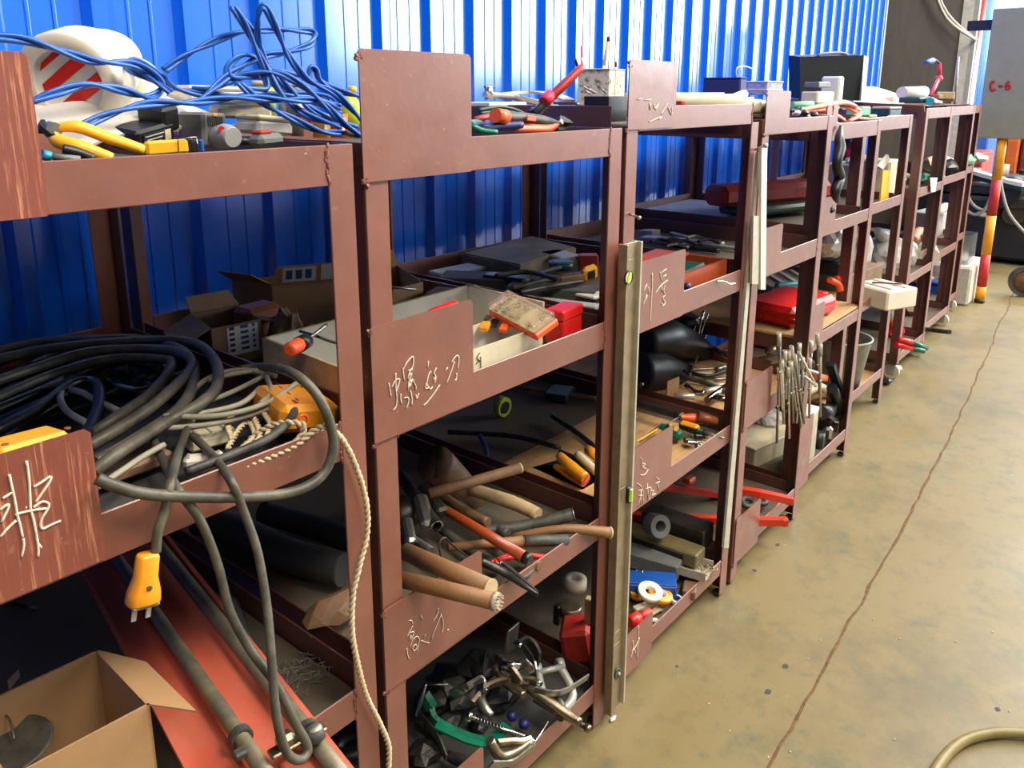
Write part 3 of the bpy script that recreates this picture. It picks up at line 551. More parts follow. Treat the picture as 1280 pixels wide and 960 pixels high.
blue_cable([F(452, 150, .14), F(420, 118, .15), F(385, 100, .16), F(360, 68, .17), F(345, 35, .17), F(330, 8, .17), F(322, 22, .18), F(323, 55, .2), F(330, 90, .2), F(345, 100, .21), F(380, 120, .21), F(430, 145, .22)], 'blue twisted cable with the right tall loop')
blue_cable([F(455, 122, .2), F(420, 112, .2), F(400, 100, .2), F(395, 88, .2), F(388, 85, .2), F(385, 95, .2), F(370, 92, .2), F(350, 90, .2), F(320, 95, .19), F(290, 98, .19), F(285, 85, .19), F(300, 70, .19), F(320, 72, .2), F(330, 92, .18), F(333, 112, .17), F(310, 112, .16), F(300, 105, .15), F(330, 130, .14), F(365, 148, .13), F(400, 164, .12), F(428, 166, .12)], 'blue twisted cable with small middle loops above the steel can')
blue_cable([F(453, 170, .11), F(430, 155, .12), F(405, 130, .13), F(375, 105, .15), F(340, 90, .17), F(300, 96, .19), F(265, 110, .2), F(240, 112, .22)], 'blue twisted cable dropping behind the square plate')
# ================================================================ RACK 1, SECOND SHELF
def hose(pts, r, m='hose', label='', name='rubber_cable', n=9, group='rubber cables piled on the nearest second shelf'):
    return one(MB().tube(pts, r, n, 6), name, m, label, 'cable', group)
LIVE = [
 ([(-10, 450), (60, 436), (140, 428), (205, 425), (245, 430), (268, 450), (272, 480), (250, 505), (205, 530), (150, 565), (118, 590)], 'hose', .0095, 1.085, .02, 'dusty black cable forming the outermost right turn of the coil'),
 ([(-10, 478), (50, 458), (110, 440), (180, 436), (222, 440), (240, 458), (200, 500), (150, 535), (110, 558)], 'hose', .0095, 1.08, .02, 'dusty black cable running diagonally across the coil, upper one'),
 ([(-10, 500), (60, 470), (130, 450), (190, 448), (215, 455), (190, 490), (140, 525), (112, 545)], 'hose', .009, 1.07, .02, 'dusty black cable running diagonally across the coil, lower one'),
 ([(-10, 440), (50, 428), (120, 424), (180, 424), (230, 440), (243, 470), (225, 510), (165, 552), (118, 578)], 'hose', .0095, 1.075, .02, 'dusty black cable just inside the outermost turn'),
 ([(-10, 455), (60, 432), (130, 428), (180, 428), (205, 440)], 'hosed', .010, 1.07, 0, 'shiny black cable along the back of the coil'),
 ([(-10, 485), (60, 448), (120, 438), (180, 440)], 'hosed', .010, 1.06, 0, 'shiny black cable, second from the back of the coil'),
 ([(-10, 515), (50, 490), (110, 462), (160, 452), (200, 460)], 'hosed', .010, 1.065, 0, 'shiny black cable in the middle of the coil'),
 ([(-10, 540), (50, 508), (90, 480), (118, 478), (124, 500), (112, 535), (95, 560)], 'hosed', .0095, 1.075, 0, 'black cable bent down behind the streaked plate'),
 ([(-10, 560), (30, 530), (80, 500), (130, 470), (160, 462)], 'hosed', .010, 1.06, 0, 'shiny black cable closest to the left plate'),
 ([(110, 530), (85, 515), (75, 498), (82, 488), (100, 490), (120, 500), (150, 515), (165, 522)], 'greyc', .0055, 1.075, 0, 'thin grey cable with a small loop left of the coil'),
 ([(60, 430), (120, 470), (170, 490), (200, 480), (250, 462), (300, 455)], 'hosed', .010, 1.045, 0, 'black cable crossing under the coil'),
 ([(0, 530), (60, 520), (130, 500), (190, 470), (230, 450)], 'hosed', .012, 1.04, 0, 'thick black cable at the bottom of the coil'),
 ([(20, 470), (90, 455), (150, 462), (200, 490), (240, 500)], 'hosed', .012, 1.04, 0, 'thick black cable lying under the middle of the coil'),
]
for i, (pp, m_, r_, z_, dz, lab) in enumerate(LIVE):
    n_ = len(pp); hose([S(x, y, z_+dz*math.sin(math.pi*k/(n_-1))+.004*math.sin(3*k+i)) for k, (x, y) in enumerate(pp)], r_, m_, lab)
# cables that spill over the front rail and hang
hose([S(300, 462, 1.09), S(330, 458, 1.10), F(365, 466, .05), F(395, 492, -.005), F(413, 530, -.022), F(416, 565, -.03), F(400, 597, -.032), F(365, 615, -.032), F(310, 621, -.032), F(240, 621, -.032), F(180, 617, -.032), F(145, 608, -.028), F(121, 598, -.02)], .0075, 'hose', 'dusty cable making the wide loop over the rail front')
hose([S(190, 545, 1.075), S(208, 585, 1.07), F(222, 612, -.018), F(250, 650, -.026), F(272, 705, -.04), F(288, 765, -.06), F(315, 815, -.085), F(345, 855, -.11), F(370, 905, -.135), F(385, 935, -.145), F(375, 950, -.15), F(357, 938, -.15), F(345, 890, -.14), F(340, 830, -.12), F(334, 760, -.09), F(322, 690, -.06), F(305, 640, -.036), F(288, 600, -.028), S(262, 565, 1.075), S(240, 545, 1.07)], .0062, 'hose', 'dusty cable hanging in a long narrow loop down to the lower shelf')
hose([F(195, 690, -.030), F(197, 665, -.030), F(205, 640, -.028), F(214, 600, -.02), S(225, 560, 1.08), S(242, 520, 1.085), S(262, 490, 1.08)], .0062, 'hose', 'dusty cable that ends in the hanging yellow plug')
hose([S(232, 590, 1.075), S(290, 568, 1.08), S(335, 548, 1.085), S(362, 525, 1.09), S(368, 508, 1.09), S(355, 500, 1.09), S(336, 500, 1.085)], .0066, 'rubber', 'glossy black cable curving in front of the yellow power strip')
for i, pp in enumerate(([(330, 470), (290, 490), (250, 505), (215, 512)], [(325, 485), (300, 505), (250, 517), (212, 522)], [(372, 478), (330, 505), (270, 520), (205, 520)], [(350, 505), (300, 522), (250, 532), (190, 536)], [(325, 462), (290, 468), (260, 475)], [(333, 470), (338, 490), (325, 505)], [(205, 556), (180, 570), (150, 590), (120, 610)], [(345, 470), (300, 462), (262, 472), (240, 490)])):
    hose([S(x, y, 1.085+.006*(i % 3)) for x, y in pp], .0045, 'greyc', ('pale grey cable, topmost of those left of the yellow strip', 'pale grey cable, second of those left of the yellow strip', 'pale grey cable lying over the yellow strip', 'pale grey cable, lowest of those left of the yellow strip', 'grey cable running to the corner of the yellow strip', 'short grey cable bent beside the yellow strip', 'grey cable end pointing at the plate with chalk writing', 'grey cable half hidden under black cables')[i], 'grey_cable', 8, 'pale grey cables')
# yellow plug hanging
pc = F(181, 728, -.030); t = thing('power_plug', 'yellow two-pin plug hanging from a dusty cable', 'plug', F(181, 775, -.030))
dn = (F(178, 752, -.030)-F(185, 690, -.030)); L = dn.length; bx = frame(F(185, 692, -.030), dn, (0, -1, 0))
mb = MB(); V = []
for u, wd, dp in ((0, .011, .009), (.05, .013, .010), (.45, .0135, .011), (.75, .019, .013), (.95, .020, .014), (1, .018, .013)):
    for an in range(12):
        cx, cy = math.cos(an*math.pi/6), math.sin(an*math.pi/6); cx = math.copysign(abs(cx)**.55, cx); cy = math.copysign(abs(cy)**.55, cy); V.append(bx @ Vector((u*L, cx*wd, cy*dp)))
mb.add(V, [(i*12+h, i*12+(h+1) % 12, i*12+12+(h+1) % 12, i*12+12+h) for i in range(5) for h in range(12)]+[tuple(range(12))[::-1], tuple(range(60, 72))], True); mb.build('body', 'yelo', t)
MB().box(bx @ TR((L*1.005, 0, 0)), (.004, .034, .024), .001).build('face', 'grey', t)
for sy in (-.009, .009): MB().box(bx @ TR((L+.011, sy, 0)), (.020, .0065, .0018), .0004).build('pin', 'alul', t)
MB().cyl(bx @ Vector((L*.62, 0, .011)), bx @ Vector((L*.62, 0, .0135)), .0035, n=10).build('screw', 'steel', t)
# yellow power strip, right
t = thing('power_strip', 'yellow power strip with a cord hole, right of the cable coil', 'power strip', S(375, 530, Z2))
a = S(332, 470, 1.075); b = S(400, 520, 1.075); bx = frame(S(369, 509, 1.072), (b-a), (0.12, -.28, 1)); 
MB().box(bx, (.128, .100, .046), .010).build('body', 'yelo', t)
for i in range(3):
    for j in range(2): MB().box(bx @ TR((-.038+.034*i, .024-.036*j, .0225)), (.012, .003, .002), .0005).build('socket', 'black', t)
MB().box(bx @ TR((.042, -.02, .023)), (.016, .006, .002), .0006).build('switch', 'redd', t)
hp = F(378, 527, .035); MB().tube([hp+Vector((.010*math.cos(k*.785), 0, .010*math.sin(k*.785))) for k in range(8)], .0024, 6, 3, closed=True).build('cord_hole', 'orange', t)
t = thing('power_strip', 'orange-yellow power strip showing above the plate with chalk writing', 'power strip', S(30, 575, Z2))
a = F(-12, 568, .03); b = F(84, 542, .05); bx = frame((a+b)/2+Vector((0, .02, -.012)), b-a, (0, 0, 1)); MB().box(bx, ((b-a).length, .05, .030), .008).build('body', 'yelo', t)
for i in range(2): MB().cyl(bx @ Vector((-.03+.075*i, -.012, .0145)), bx @ Vector((-.03+.075*i, -.012, .0162)), .004, n=8).build('screw', 'brown', t)
for i, (x, y, Y, dx, dy, s, lab) in enumerate(((262, 546, .10, 60, -16, (.075, .045, .022), 'cream ribbed socket strip under the grey cables'), (255, 575, .06, 50, -6, (.055, .022, .018), 'small white plug lying behind the rail'), (160, 580, .12, 60, -22, (.11, .06, .02), 'dirty wooden board piece under the cables'))):
    c = S(x, y, 1.05+.008*(i == 1)); t = thing('socket_strip' if i < 2 else 'wood_piece', lab, 'socket' if i < 2 else 'wood', c); bx = frame(c, S(x+dx, y+dy, 1.05)-S(x, y, 1.05)); MB().box(bx, s, .005).build('body', ('cream', 'white', 'woodd')[i], t)
    if i < 2:
        for k in range(3): MB().box(bx @ TR((-.02+.02*k, 0, s[2]/2)), (.004, s[1]*.7, .002), .0005).build('rib', 'alul', t)
# beige twisted cord: loops, along the rail, then hangs
def cord(pts, r, label, pitch=.022):
    t = thing('beige_cord', label, 'cord', pts[-1], 'beige twisted cords')
    for st in twist(pts, r*.9, pitch): MB().tube(st, r, 5, 1).build('strand', 'beige', t)
cord([S(300, 565, 1.045), S(318, 545, 1.07), S(345, 530, 1.09), F(377, 530, .02), F(376, 545, .02), F(360, 560, .012), F(335, 570, .008), F(312, 580, .006)], .0030, 'beige twisted cord coming out of the yellow power strip')
cord([F(300, 584, .006), F(335, 572, .004), F(370, 556, .004), F(390, 540, .0), F(405, 533, -.012), F(418, 540, -.018), F(432, 556, -.016), F(447, 590, -.014), F(457, 625, -.014), F(459, 665, -.014), F(450, 705, -.014), F(441, 745, -.014), F(440, 790, -.014), F(447, 830, -.014), F(458, 870, -.014), F(475, 905, -.014), F(486, 935, -.014), F(484, 975, -.014)], .0030, 'long beige twisted cord hanging down the nearest right post')
for i, pp in enumerate(([(285, 560), (300, 535), (312, 528), (318, 545), (300, 562), (285, 575)], [(290, 548), (285, 530), (295, 515), (315, 520), (325, 545), (310, 560)], [(325, 510), (338, 530), (332, 548)])): cord([S(x, y, 1.07+.005*i) for x, y in pp], .0026, ('beige cord curl nearest the rail, left of the yellow strip', 'beige cord curl above the cream socket strip', 'short beige cord curl against the yellow strip')[i])
# cartons at the back of the shelf
t = carton('cardboard_box', 'small open cardboard box with a blue printed label, on the left second shelf', S(268, 462, Z2), S(330, 447, Z2), S(243, 440, Z2), .085, m='card2', flaps=(((0, 0), (0, 1), (-.06, .01, -.03)), ((1, 0), (1, 1), (.06, -.02, -.02)), ((0, 1), (1, 1), (0, .03, .03))))
A = S(268, 462, Z2); B = S(330, 447, Z2); u = (B-A).normalized(); nrm = Vector((u.y, -u.x, 0)); ln = (B-A).length
lb = MB().prism([A+u*ln*.30+nrm*.0004+Vector((0, 0, .02)), A+u*ln*.92+nrm*.0004+Vector((0, 0, .02)), A+u*ln*.92+nrm*.0004+Vector((0, 0, .08)), A+u*ln*.30+nrm*.0004+Vector((0, 0, .08))], nrm, .0004); lb = lb.build('label', 'paper', t)
for k in range(5):
    z_ = .028+.0115*k
    for x0, x1, m_ in ((.34, .44, 'inkk'), (.56, .72, 'inkb'), (.80, .85, 'inkb')):
        MB().prism([A+u*ln*x0+nrm*.0009+Vector((0, 0, z_)), A+u*ln*x1+nrm*.0009+Vector((0, 0, z_)), A+u*ln*x1+nrm*.0009+Vector((0, 0, z_+.006)), A+u*ln*x0+nrm*.0009+Vector((0, 0, z_+.006))], nrm, .0003).build('print', m_, lb)
t = carton('cardboard_box', 'larger open cardboard box with raised flap behind both near posts', S(343, 410, Z2), S(430, 412, Z2)+Vector((.08, .04, 0)), S(343, 410, Z2)+Vector((-.03, .12, 0)), .105, m='card', flaps=(((0, 0), (1, 0), (-.002, -.01, .045)), ((0, 0), (0, 1), (-.045, 0, .03))))
A = S(343, 410, Z2); B = S(430, 412, Z2)+Vector((.08, .04, 0)); u = (B-A).normalized(); ln = (B-A).length; up0 = Vector((0, 0, .106)); fd = Vector((-.002, -.01, .045))
nn = u.cross(fd).normalized(); nn = -nn if nn.y > 0 else nn
def fp(a, b): return A+up0+u*ln*a+fd*b+nn*.0035
lb = MB().prism([fp(.12, .1), fp(.5, .1), fp(.5, .9), fp(.12, .9)], nn, .0004).build('label', 'paper', t)
for k in range(3): o_ = nn*.0005; MB().prism([fp(.16+.11*k, .25)+o_, fp(.23+.11*k, .25)+o_, fp(.23+.11*k, .75)+o_, fp(.16+.11*k, .75)+o_], nn, .0003).build('print', 'inkb', lb)
o_ = nn*.0005; MB().prism([fp(.56, .1), fp(.9, .1), fp(.9, .95), fp(.56, .95)], nn, .0004).build('label', 'paper', t)
block('cardboard_pack', 'brown flat cardboard pack behind the small open box', 'box', 'brown', frame(S(322, 405, Z2+.05), (1, .1, 0)), (.09, .06, .09), .01)
mb = MB(); mb.blob(S(358, 418, Z2+.04), .05, .28, 4, 3, (.7, .7, 1.05)); one(mb, 'crumpled_paper', 'card2', 'crumpled brown paper bag beside the small open box', 'paper bag')
for k in range(3): lump('paper_scrap', ('torn brown paper scrap right of the paper bag', 'pale torn paper scrap against the white tray', 'yellowish paper scrap behind the white tray')[k], 'paper', ('card2', 'paper', 'woodp')[k], S(375+8*k, 425-4*k, Z2+.02), .022, (1, .8, .9), .35, k+3)
t = pliers('snips', 'dark pliers lying in the shade at the back left corner', S(215, 420, 1.05), S(240, 430, 1.05), [S(262, 430, 1.045), S(290, 440, 1.045)], [S(255, 440, 1.045), S(280, 452, 1.045)], .008, 'rubber')
# ================================================================ RACK 1, THIRD SHELF
t = thing('red_channel', 'orange-red dusty steel panel sloping off the third shelf', 'panel', S(170, 720, .61))
def sl(x, y, z): return S(x, y, z)
pa, pb, pc_, pd = S(96, 700, .628), S(205, 668, .628), S(455, 985, .628), S(246, 985, .628)
MB().prism([pa, pb, pc_, pd], (0, 0, -1), .010).build('panel', 'ored', t)
for (p1, p2, m_) in ((pa, pd, 'ored'), (pb, pc_, 'ored')): MB().strap([p1+Vector((0, 0, .002)), p2+Vector((0, 0, .002))], .008, .008).build('panel_edge', 'ored', t)
mpa, mpb = (pa+pb)/2, (pc_+pd)/2
MB().strap([mpa+Vector((0, 0, .002)), mpb+Vector((0, 0, .002))], .05, .004).build('raised_strip', 'ored', t)
MB().box(frame(S(380, 960, .636), pc_-pb), (.06, .05, .008), .003).build('end_plate', 'ored', t)
for i, (a, b, r_) in enumerate(((S(140, 690, .645), S(345, 985, .655), .0115), (S(190, 672, .645), S(440, 985, .655), .0125))):
    t = thing('steel_pipe', ('dusty grey-green pipe on the red panel, left one', 'dusty grey-green pipe on the red panel, right one')[i], 'pipe', b, 'pipes on the red panel')
    d = b-a; m_ = mat('pipe_paint', (88, 94, 88), .45, .2, .3, 12, .3, (150, 136, 104)); MB().tube([a, a+d*.5, b], r_, 14, 3).build('pipe', m_, t)
    q = a+d*.84; MB().ring(frame(q, d) @ Matrix.Rotation(math.pi/2, 4, 'Y'), r_*1.5, r_*1.02, .012, 20).build('collar', 'rubber', t)
cpos = S(362, 915, .665)
t = thing('pipe_clamp', 'dirty steel clamp with rubber buffer across the two pipes', 'clamp', cpos); d = (S(440, 975, .655)-S(190, 672, .645)).normalized(); sd = d.cross(Vector((0, 0, 1))).normalized()
bx = frame(S(372, 925, .672), sd, (0, 0, 1)); MB().box(bx, (.085, .020, .006), .002).build('cross_bar', 'bronze', t)
MB().box(bx @ TR((-.018 if sd.x > 0 else .018, 0, .012)), (.026, .022, .022), .006).build('block', 'bronze', t)
c_ = S(393, 920, .68); MB().lathe(Matrix.Translation(c_) @ Matrix.Rotation(-.4, 4, 'X'), [(.0, .016), (.010, .016), (.0105, .012), (.015, .011), (.0155, -.006), (.0, -.007)], 20).build('rubber_buffer', 'rubber', t)
MB().lathe(Matrix.Translation(c_+Vector((0, -.004, .0125))) @ Matrix.Rotation(-.4, 4, 'X'), [(0, .004), (.009, .004), (.009, 0)], 16).build('bolt_head', 'alul', t)
MB().box(frame(S(300, 942, .668), sd), (.02, .016, .012), .003).build('lug', 'rubber', t)
# carton lower left
zr = .745; A = S(187, 880, zr); B = S(122, 812, zr); Cc = S(8, 975, zr); A.z = B.z = Cc.z = Z1; 
t = carton('cardboard_box', 'big open cardboard box in the lower left corner', A, B, Cc, zr-Z1, th=.0035, m='card', flaps=(((0, 0), (1, 0), tuple((S(250, 893, zr-.006)-S(187, 880, zr)))),))
fl_ = [o for o in t.children if o.name.startswith('flap')]
MB().prism([S(10, 852, zr), S(24, 838, zr+.01), S(25, 846, zr+.01), S(12, 862, zr)], (0, 1, 0), .003).build('torn_flap', 'card', t)
t = thing('wire_basket', 'black round pan with a thin wire handle inside the big box', 'pan', S(15, 935, .62)); MB().lathe(Matrix.Translation(S(5, 945, .68)), [(0, 0), (.05, 0), (.062, .014), (.058, .015), (.046, .004), (0, .004)], 28).build('pan', 'rubber', t)
MB().tube([S(18, 925, .695), S(12, 900, .71), S(2, 890, .71), S(-8, 885, .71)], .0018, 6, 4).build('wire_handle', 'steel', t)
t = thing('marker_pen', 'small dark pen lying on the shaded third shelf at the left edge', 'pen', S(30, 757, Z1)); MB().cyl(S(8, 752, Z1+.006), S(34, 758, Z1+.006), .0035, n=8).build('barrel', 'black', t); MB().cyl(S(34, 758, Z1+.006), S(47, 761, Z1+.006), .004, n=8).build('cap', 'steel', t)
t = thing('plastic_bottle', 'crushed clear plastic bottle lying beside the red panel', 'bottle', S(290, 780, Z1))
a, b = S(285, 755, Z1+.022), S(312, 830, Z1+.022); d = b-a
MB().tube([a-d*.02, a, a+d*.1, a+d*.35, a+d*.5, a+d*.7, b], [.008, .018, .021, .020, .017, .020, .019], 16, 3).build('body', 'clear', t); MB().cyl(a-d*.12, a-d*.02, .008, n=10).build('neck', 'clear', t)
mb = MB(); q = random.Random(8)
for k in range(60):
    a0 = q.uniform(0, 6.28); rr = .05*math.sqrt(q.random()); c = S(372, 850, Z1)+Vector((rr*math.cos(a0), rr*math.sin(a0), .003+q.random()*.006)); mb.tube([c+Vector([q.uniform(-.018, .018), q.uniform(-.018, .018), q.uniform(0, .006)]) for _ in range(3)], .0009, 3, 3, caps=False)
o = one(mb, 'lint', 'fluff', 'grey ball of lint and hair on the dusty third shelf', 'lint'); o['kind'] = 'stuff'
patch_m = M['inkk']
# dark hoses / sacks lying deep on the R1/R2 third shelf
for i, pp in enumerate(([(330, 640), (380, 655), (430, 672), (470, 690)], [(250, 650), (300, 665), (350, 690), (400, 705), (430, 712)])):
    pipe('dark_roll', ('long dark roll deep on the third shelf, the farther one', 'long dark sagging roll deep on the third shelf, the nearer one')[i], 'roll', 'dboard', [S(x, y, Z1+.045) for x, y in pp], .028+.008*i, 12)
lump('cloth_bundle', 'dusty brown cloth bundle low behind the nearest right post', 'cloth', 'woodd', S(418, 760, .60), .05, (1.3, .8, .5), .2, 6)
# bottom shelf: black tyre tubes
for k in range(2):
    c = S(435+8*k, 925+18*k, .16); mb = MB(); mb.tube([c+Vector((.05*math.cos(a*.5236), .05*math.sin(a*.5236), 0)) for a in range(12)], .02, 10, 2, closed=True); one(mb, 'inner_tube', 'black', ('upper black rubber tube on the bottom shelf behind the near post', 'lower black rubber tube on the bottom shelf behind the near post')[k], 'tube')
# ================================================================ RACK 2, TOP SHELF
t = pliers('pliers', 'pliers with green and blue grips beside the square plate', F(600, 150, .16), F(612, 152, .16), [F(600, 160, .07), F(625, 158, .06), F(653, 156, .05)], [F(590, 155, .08), F(600, 163, .06), F(620, 165, .05)], .0085, 'navy', hm2='green')
t = pliers('cutting_pliers', 'pliers with thick orange and black grips lying along the rail', F(712, 156, .10), F(697, 154, .10), [F(680, 150, .08), F(650, 146, .07), F(622, 145, .06)], [F(685, 160, .08), F(662, 160, .07), F(640, 160, .06)], .0105, 'rubber', hm2='orange')
MB().cyl(F(632, 146, .055), F(619, 144, .05), .0135, n=12).build('orange_flange', 'orange', t); MB().box(frame(F(664, 148, .058), F(680, 150, .06)-F(650, 146, .055)), (.030, .004, .010), .001).build('orange_inlay', 'orange', t)
t = pliers('long_pliers', 'big red-handled pliers leaning up against the pen holder', F(655, 152, .2), F(668, 142, .18), [F(684, 126, .16), F(705, 106, .14), F(727, 84, .13)], [F(672, 140, .2), F(678, 134, .2), F(684, 128, .2)], .013, 'redd', hm2='steel')
MB().tube([F(668, 142, .17), F(686, 124, .155)], .009, 10, 1).build('black_sleeve', 'rubber', t); MB().cyl(F(680, 128, .155), F(688, 118, .155), .0135, n=12).build('pink_flange', 'pink', t)
pipe('screwdriver', 'short red grip showing between the green and orange pliers', 'screwdriver', 'redd', [F(592, 150, .12), F(613, 145, .12)], .006)
for i, pp in enumerate(([(598, 138), (625, 134), (645, 138), (655, 143)], [(600, 142), (625, 139), (650, 142)])): pipe('curved_bar', ('upper dark curved grip behind the green pliers', 'lower dark curved grip behind the green pliers')[i], 'tool', 'dgreen', [F(x, y, .2) for x, y in pp], .0045)
t = thing('steel_tray', 'dark brown steel angle tray across the second top shelf', 'tray', F(700, 150, .30)); a = F(640, 150, .33); b = F(759, 155, .28)
MB().prism([F(618, 153, .34), F(759, 156, .28), F(759, 135, .28), F(618, 133, .34)], (0, 1, 0), .004).build('front_plate', 'paint', t); MB().prism([F(618, 133, .34), F(759, 135, .28), F(770, 132, .5), F(640, 131, .6)], (0, 0, -1), .004).build('top_plate', 'paint', t)
t = thing('pen_holder', 'pale pen holder block with black scribbled sides', 'holder', F(750, 130, .24)); m_ = mat('scribbled_card', (206, 196, 172), .8, 0, .25, 75, .1, (60, 58, 58)); 
m_.node_tree.nodes['Color Ramp'].color_ramp.elements[0].position = .50; m_.node_tree.nodes['Color Ramp'].color_ramp.elements[1].position = .66; m_.node_tree.nodes['Color Ramp'].color_ramp.elements[0].color = lin((208, 198, 174))+(1,)
bx = frame(F(752, 110, .26), (1, .22, 0)); 
MB().box(bx, (.115, .085, .088), .002).build('body', m_, t); MB().box(bx @ TR((-.002, 0, .0455)), (.118, .088, .003), .001).build('rim', 'cream', t)
MB().box(bx @ TR((-.015, -.0435, 0)), (.003, .001, .088), .0002).build('seam', 'cream', t)
t = thing('wooden_pencil', 'thick pale pencil with a black end standing in the pen holder', 'pencil', F(757, 85, .25)); MB().cyl(F(755, 82, .25), F(760, 52, .25), .0042, n=8).build('shaft', 'woodp', t); MB().cyl(F(760, 52, .25), F(761, 46, .25), .0046, n=8).build('black_end', 'black', t)
t = thing('red_pen', 'thin red pen standing at the left end of the pen holder', 'pen', F(727, 82, .25)); MB().cyl(F(728, 84, .24), F(727, 57, .24), .0026, n=8).build('shaft', 'red', t); MB().cyl(F(729, 86, .24), F(727, 72, .24), .004, n=8).build('white_sleeve', 'white', t)
pipe('blue_marker', 'short navy marker beside the red pen', 'pen', 'navy', [F(722, 84, .26), F(719, 74, .26)], .004); pipe('steel_pin', 'short dark pin right of the pencil', 'pin', 'dsteel', [F(770, 84, .26), F(770, 77, .26)], .003)
t = thing('tool_bin', 'open black bin with wire ends, next to the third top plate', 'bin', F(757, 152, .10)); bx = frame(F(757, 136, .11), (1, .1, 0)); 
for sx, sy, l, tt in ((0, -.03, .092, .003), (0, .03, .092, .003)): MB().box(bx @ TR((sx, sy, 0)), (l, tt, .056), .0008).build('side', 'black', t)
for sx in (-.045, .045): MB().box(bx @ TR((sx, 0, 0)), (.003, .06, .056), .0008).build('side', 'black', t)
MB().box(bx @ TR((0, 0, -.025)), (.09, .06, .004), .001).build('bottom', 'black', t)
for i, (a, b) in enumerate((((728, 108), (745, 116)), ((735, 108), (742, 117)), ((750, 109), (758, 117)), ((730, 112), (738, 118)))): pipe('steel_bit', 'thin steel bit sticking out of the black bin', 'bit', 'steel', [F(*a, .12), F(*b, .11)], .0018, group='steel bits in the black bin')
t = thing('hose_fitting', 'grey metal hose fitting lying across the back of the second top shelf', 'fitting', F(640, 125, .45)); MB().tube([F(606, 118, .45), F(640, 121, .45), F(655, 125, .42), F(690, 131, .38)], .008, 10, 4).build('tube', 'lgrey', t); MB().cyl(F(612, 124, .45), F(611, 108, .45), .010, n=12).build('valve', 'steel', t); MB().tube([F(606, 109, .45), F(617, 108, .45)], .004, 6, 1).build('lever', 'steel', t)
t = thing('mitre_gauge', 'angled cream plastic gauge on the back of the second top shelf', 'gauge', F(665, 122, .42)); MB().strap([F(628, 118, .5), F(660, 115, .48), F(690, 118, .4), F(712, 126, .34)], .05, .006).build('arm', 'cream', t); MB().strap([F(650, 122, .40), F(680, 130, .35)], .03, .010).build('bar', 'dwhite', t)
block('white_board', 'white flat board behind the square plate on the second top shelf', 'board', 'white', frame(F(615, 130, .40), (1, .1, 0)), (.16, .10, .010), .002)
one(MB().cyl(F(692, 140, .24), F(692, 131, .24), .011, n=14), 'cream_disc', 'cream', 'small cream cap on the edge of the brown steel tray', 'cap')
one(MB().cyl(F(722, 134, .25), F(722, 128, .25), .005, n=8), 'brass_nut', 'bronze', 'tiny brass nut in front of the pen holder', 'nut')
# ================================================================ RACK 2, SECOND SHELF
zt = 1.125
t = thing('white_tray', 'long shallow white-lined tray with screwdrivers in the second rack', 'tray', (.33, .2, Z2)); pts = dict(a=(.030, .10), b=(.045, .345), c=(.610, .345), d=(.60, .105))
W_ = [(Vector((*pts['a'], Z2)), Vector((*pts['b'], Z2)), Vector((1, 0, 0))), (Vector((*pts['b'], Z2)), Vector((*pts['c'], Z2)), Vector((0, -1, 0))), (Vector((*pts['c'], Z2)), Vector((*pts['d'], Z2)), Vector((-1, 0, 0)))]
for p, q_, n in W_:
    up = Vector((0, 0, .098)); MB().prism([p, q_, q_+up, p+up], n, .006).build('side', 'woodp', t); o_ = n*.0062; MB().prism([p+o_, q_+o_, q_+o_+up*.98, p+o_+up*.98], n, .0008).build('lining', 'cardin', t)
MB().bx(.04, .60, .105, .34, Z2, Z2+.004, .001).build('bottom', 'cardin', t)
MB().prism([F(592, 356, .345), F(620, 372, .30), F(620, 392, .30), F(592, 385, .345)], (1, 0, 0), .005).build('end_flap', 'woodp', t)
t = screwdriver('screwdriver', 'orange and black handled screwdriver in the left end of the white tray', F(408, 406, .21), F(383, 426, .19), F(360, 438, .16), .0135, 'orange', cap='black')
MB().cyl(F(383, 426, .19), F(374, 431, .178), .0135, .0145, n=12).build('black_grip', 'black', t)
pipe('hex_key', 'black bent hex key lying behind the orange screwdriver', 'key', 'black', [F(375, 414, .28), F(395, 420, .22), F(418, 428, .2), F(440, 430, .18)], .0028)
pipe('hacksaw_blade', 'thin black blade leaning out of the tray above the chalked plate', 'blade', 'black', [F(490, 412, .05), F(512, 398, .10)], .003)
t = screwdriver('screwdriver', 'red-handled screwdriver leaning over the chalked plate', F(515, 412, .10), F(530, 398, .10), F(572, 382, .10), .014, 'red', group=None)
pipe('steel_rod', 'thin steel rod lying in the brown box behind the tray', 'rod', 'steel', [S(462, 356, 1.12), S(520, 362, 1.10)], .003)
t = thing('parts_case', 'orange parts case with a clear lid, tilted on the white tray', 'case', S(655, 400, 1.1)); a, b, c_, d_ = S(612, 386, 1.125), S(672, 418, 1.105), S(690, 402, 1.12), S(640, 372, 1.145)
mid = (a+b+c_+d_)/4; bx = frame(mid, (b-a), (b-a).cross(d_-a)); L_ = (b-a).length; Wd_ = (d_-a).length
MB().box(bx @ TR((0, 0, -.006)), (L_, Wd_*1.15, .018), .004).build('base', 'orange', t); MB().box(bx @ TR((0, 0, .002)), (L_*.92, Wd_*1.05, .004), .001).build('inner_tray', 'woodp', t); MB().box(bx @ TR((0, 0, .012)), (L_*.97, Wd_*1.1, .018), .004).build('lid', 'clear', t)
mb = MB(); q = random.Random(4)
for k in range(40): p = bx @ Vector((q.uniform(-.4, .4)*L_, q.uniform(-.45, .45)*Wd_, .006)); mb.cyl(p, p+Vector((q.uniform(-.008, .008), q.uniform(-.008, .008), q.uniform(-.001, .003))), .0014, n=5)
o = mb.build('screws', 'bronze', t); o['kind'] = 'stuff'
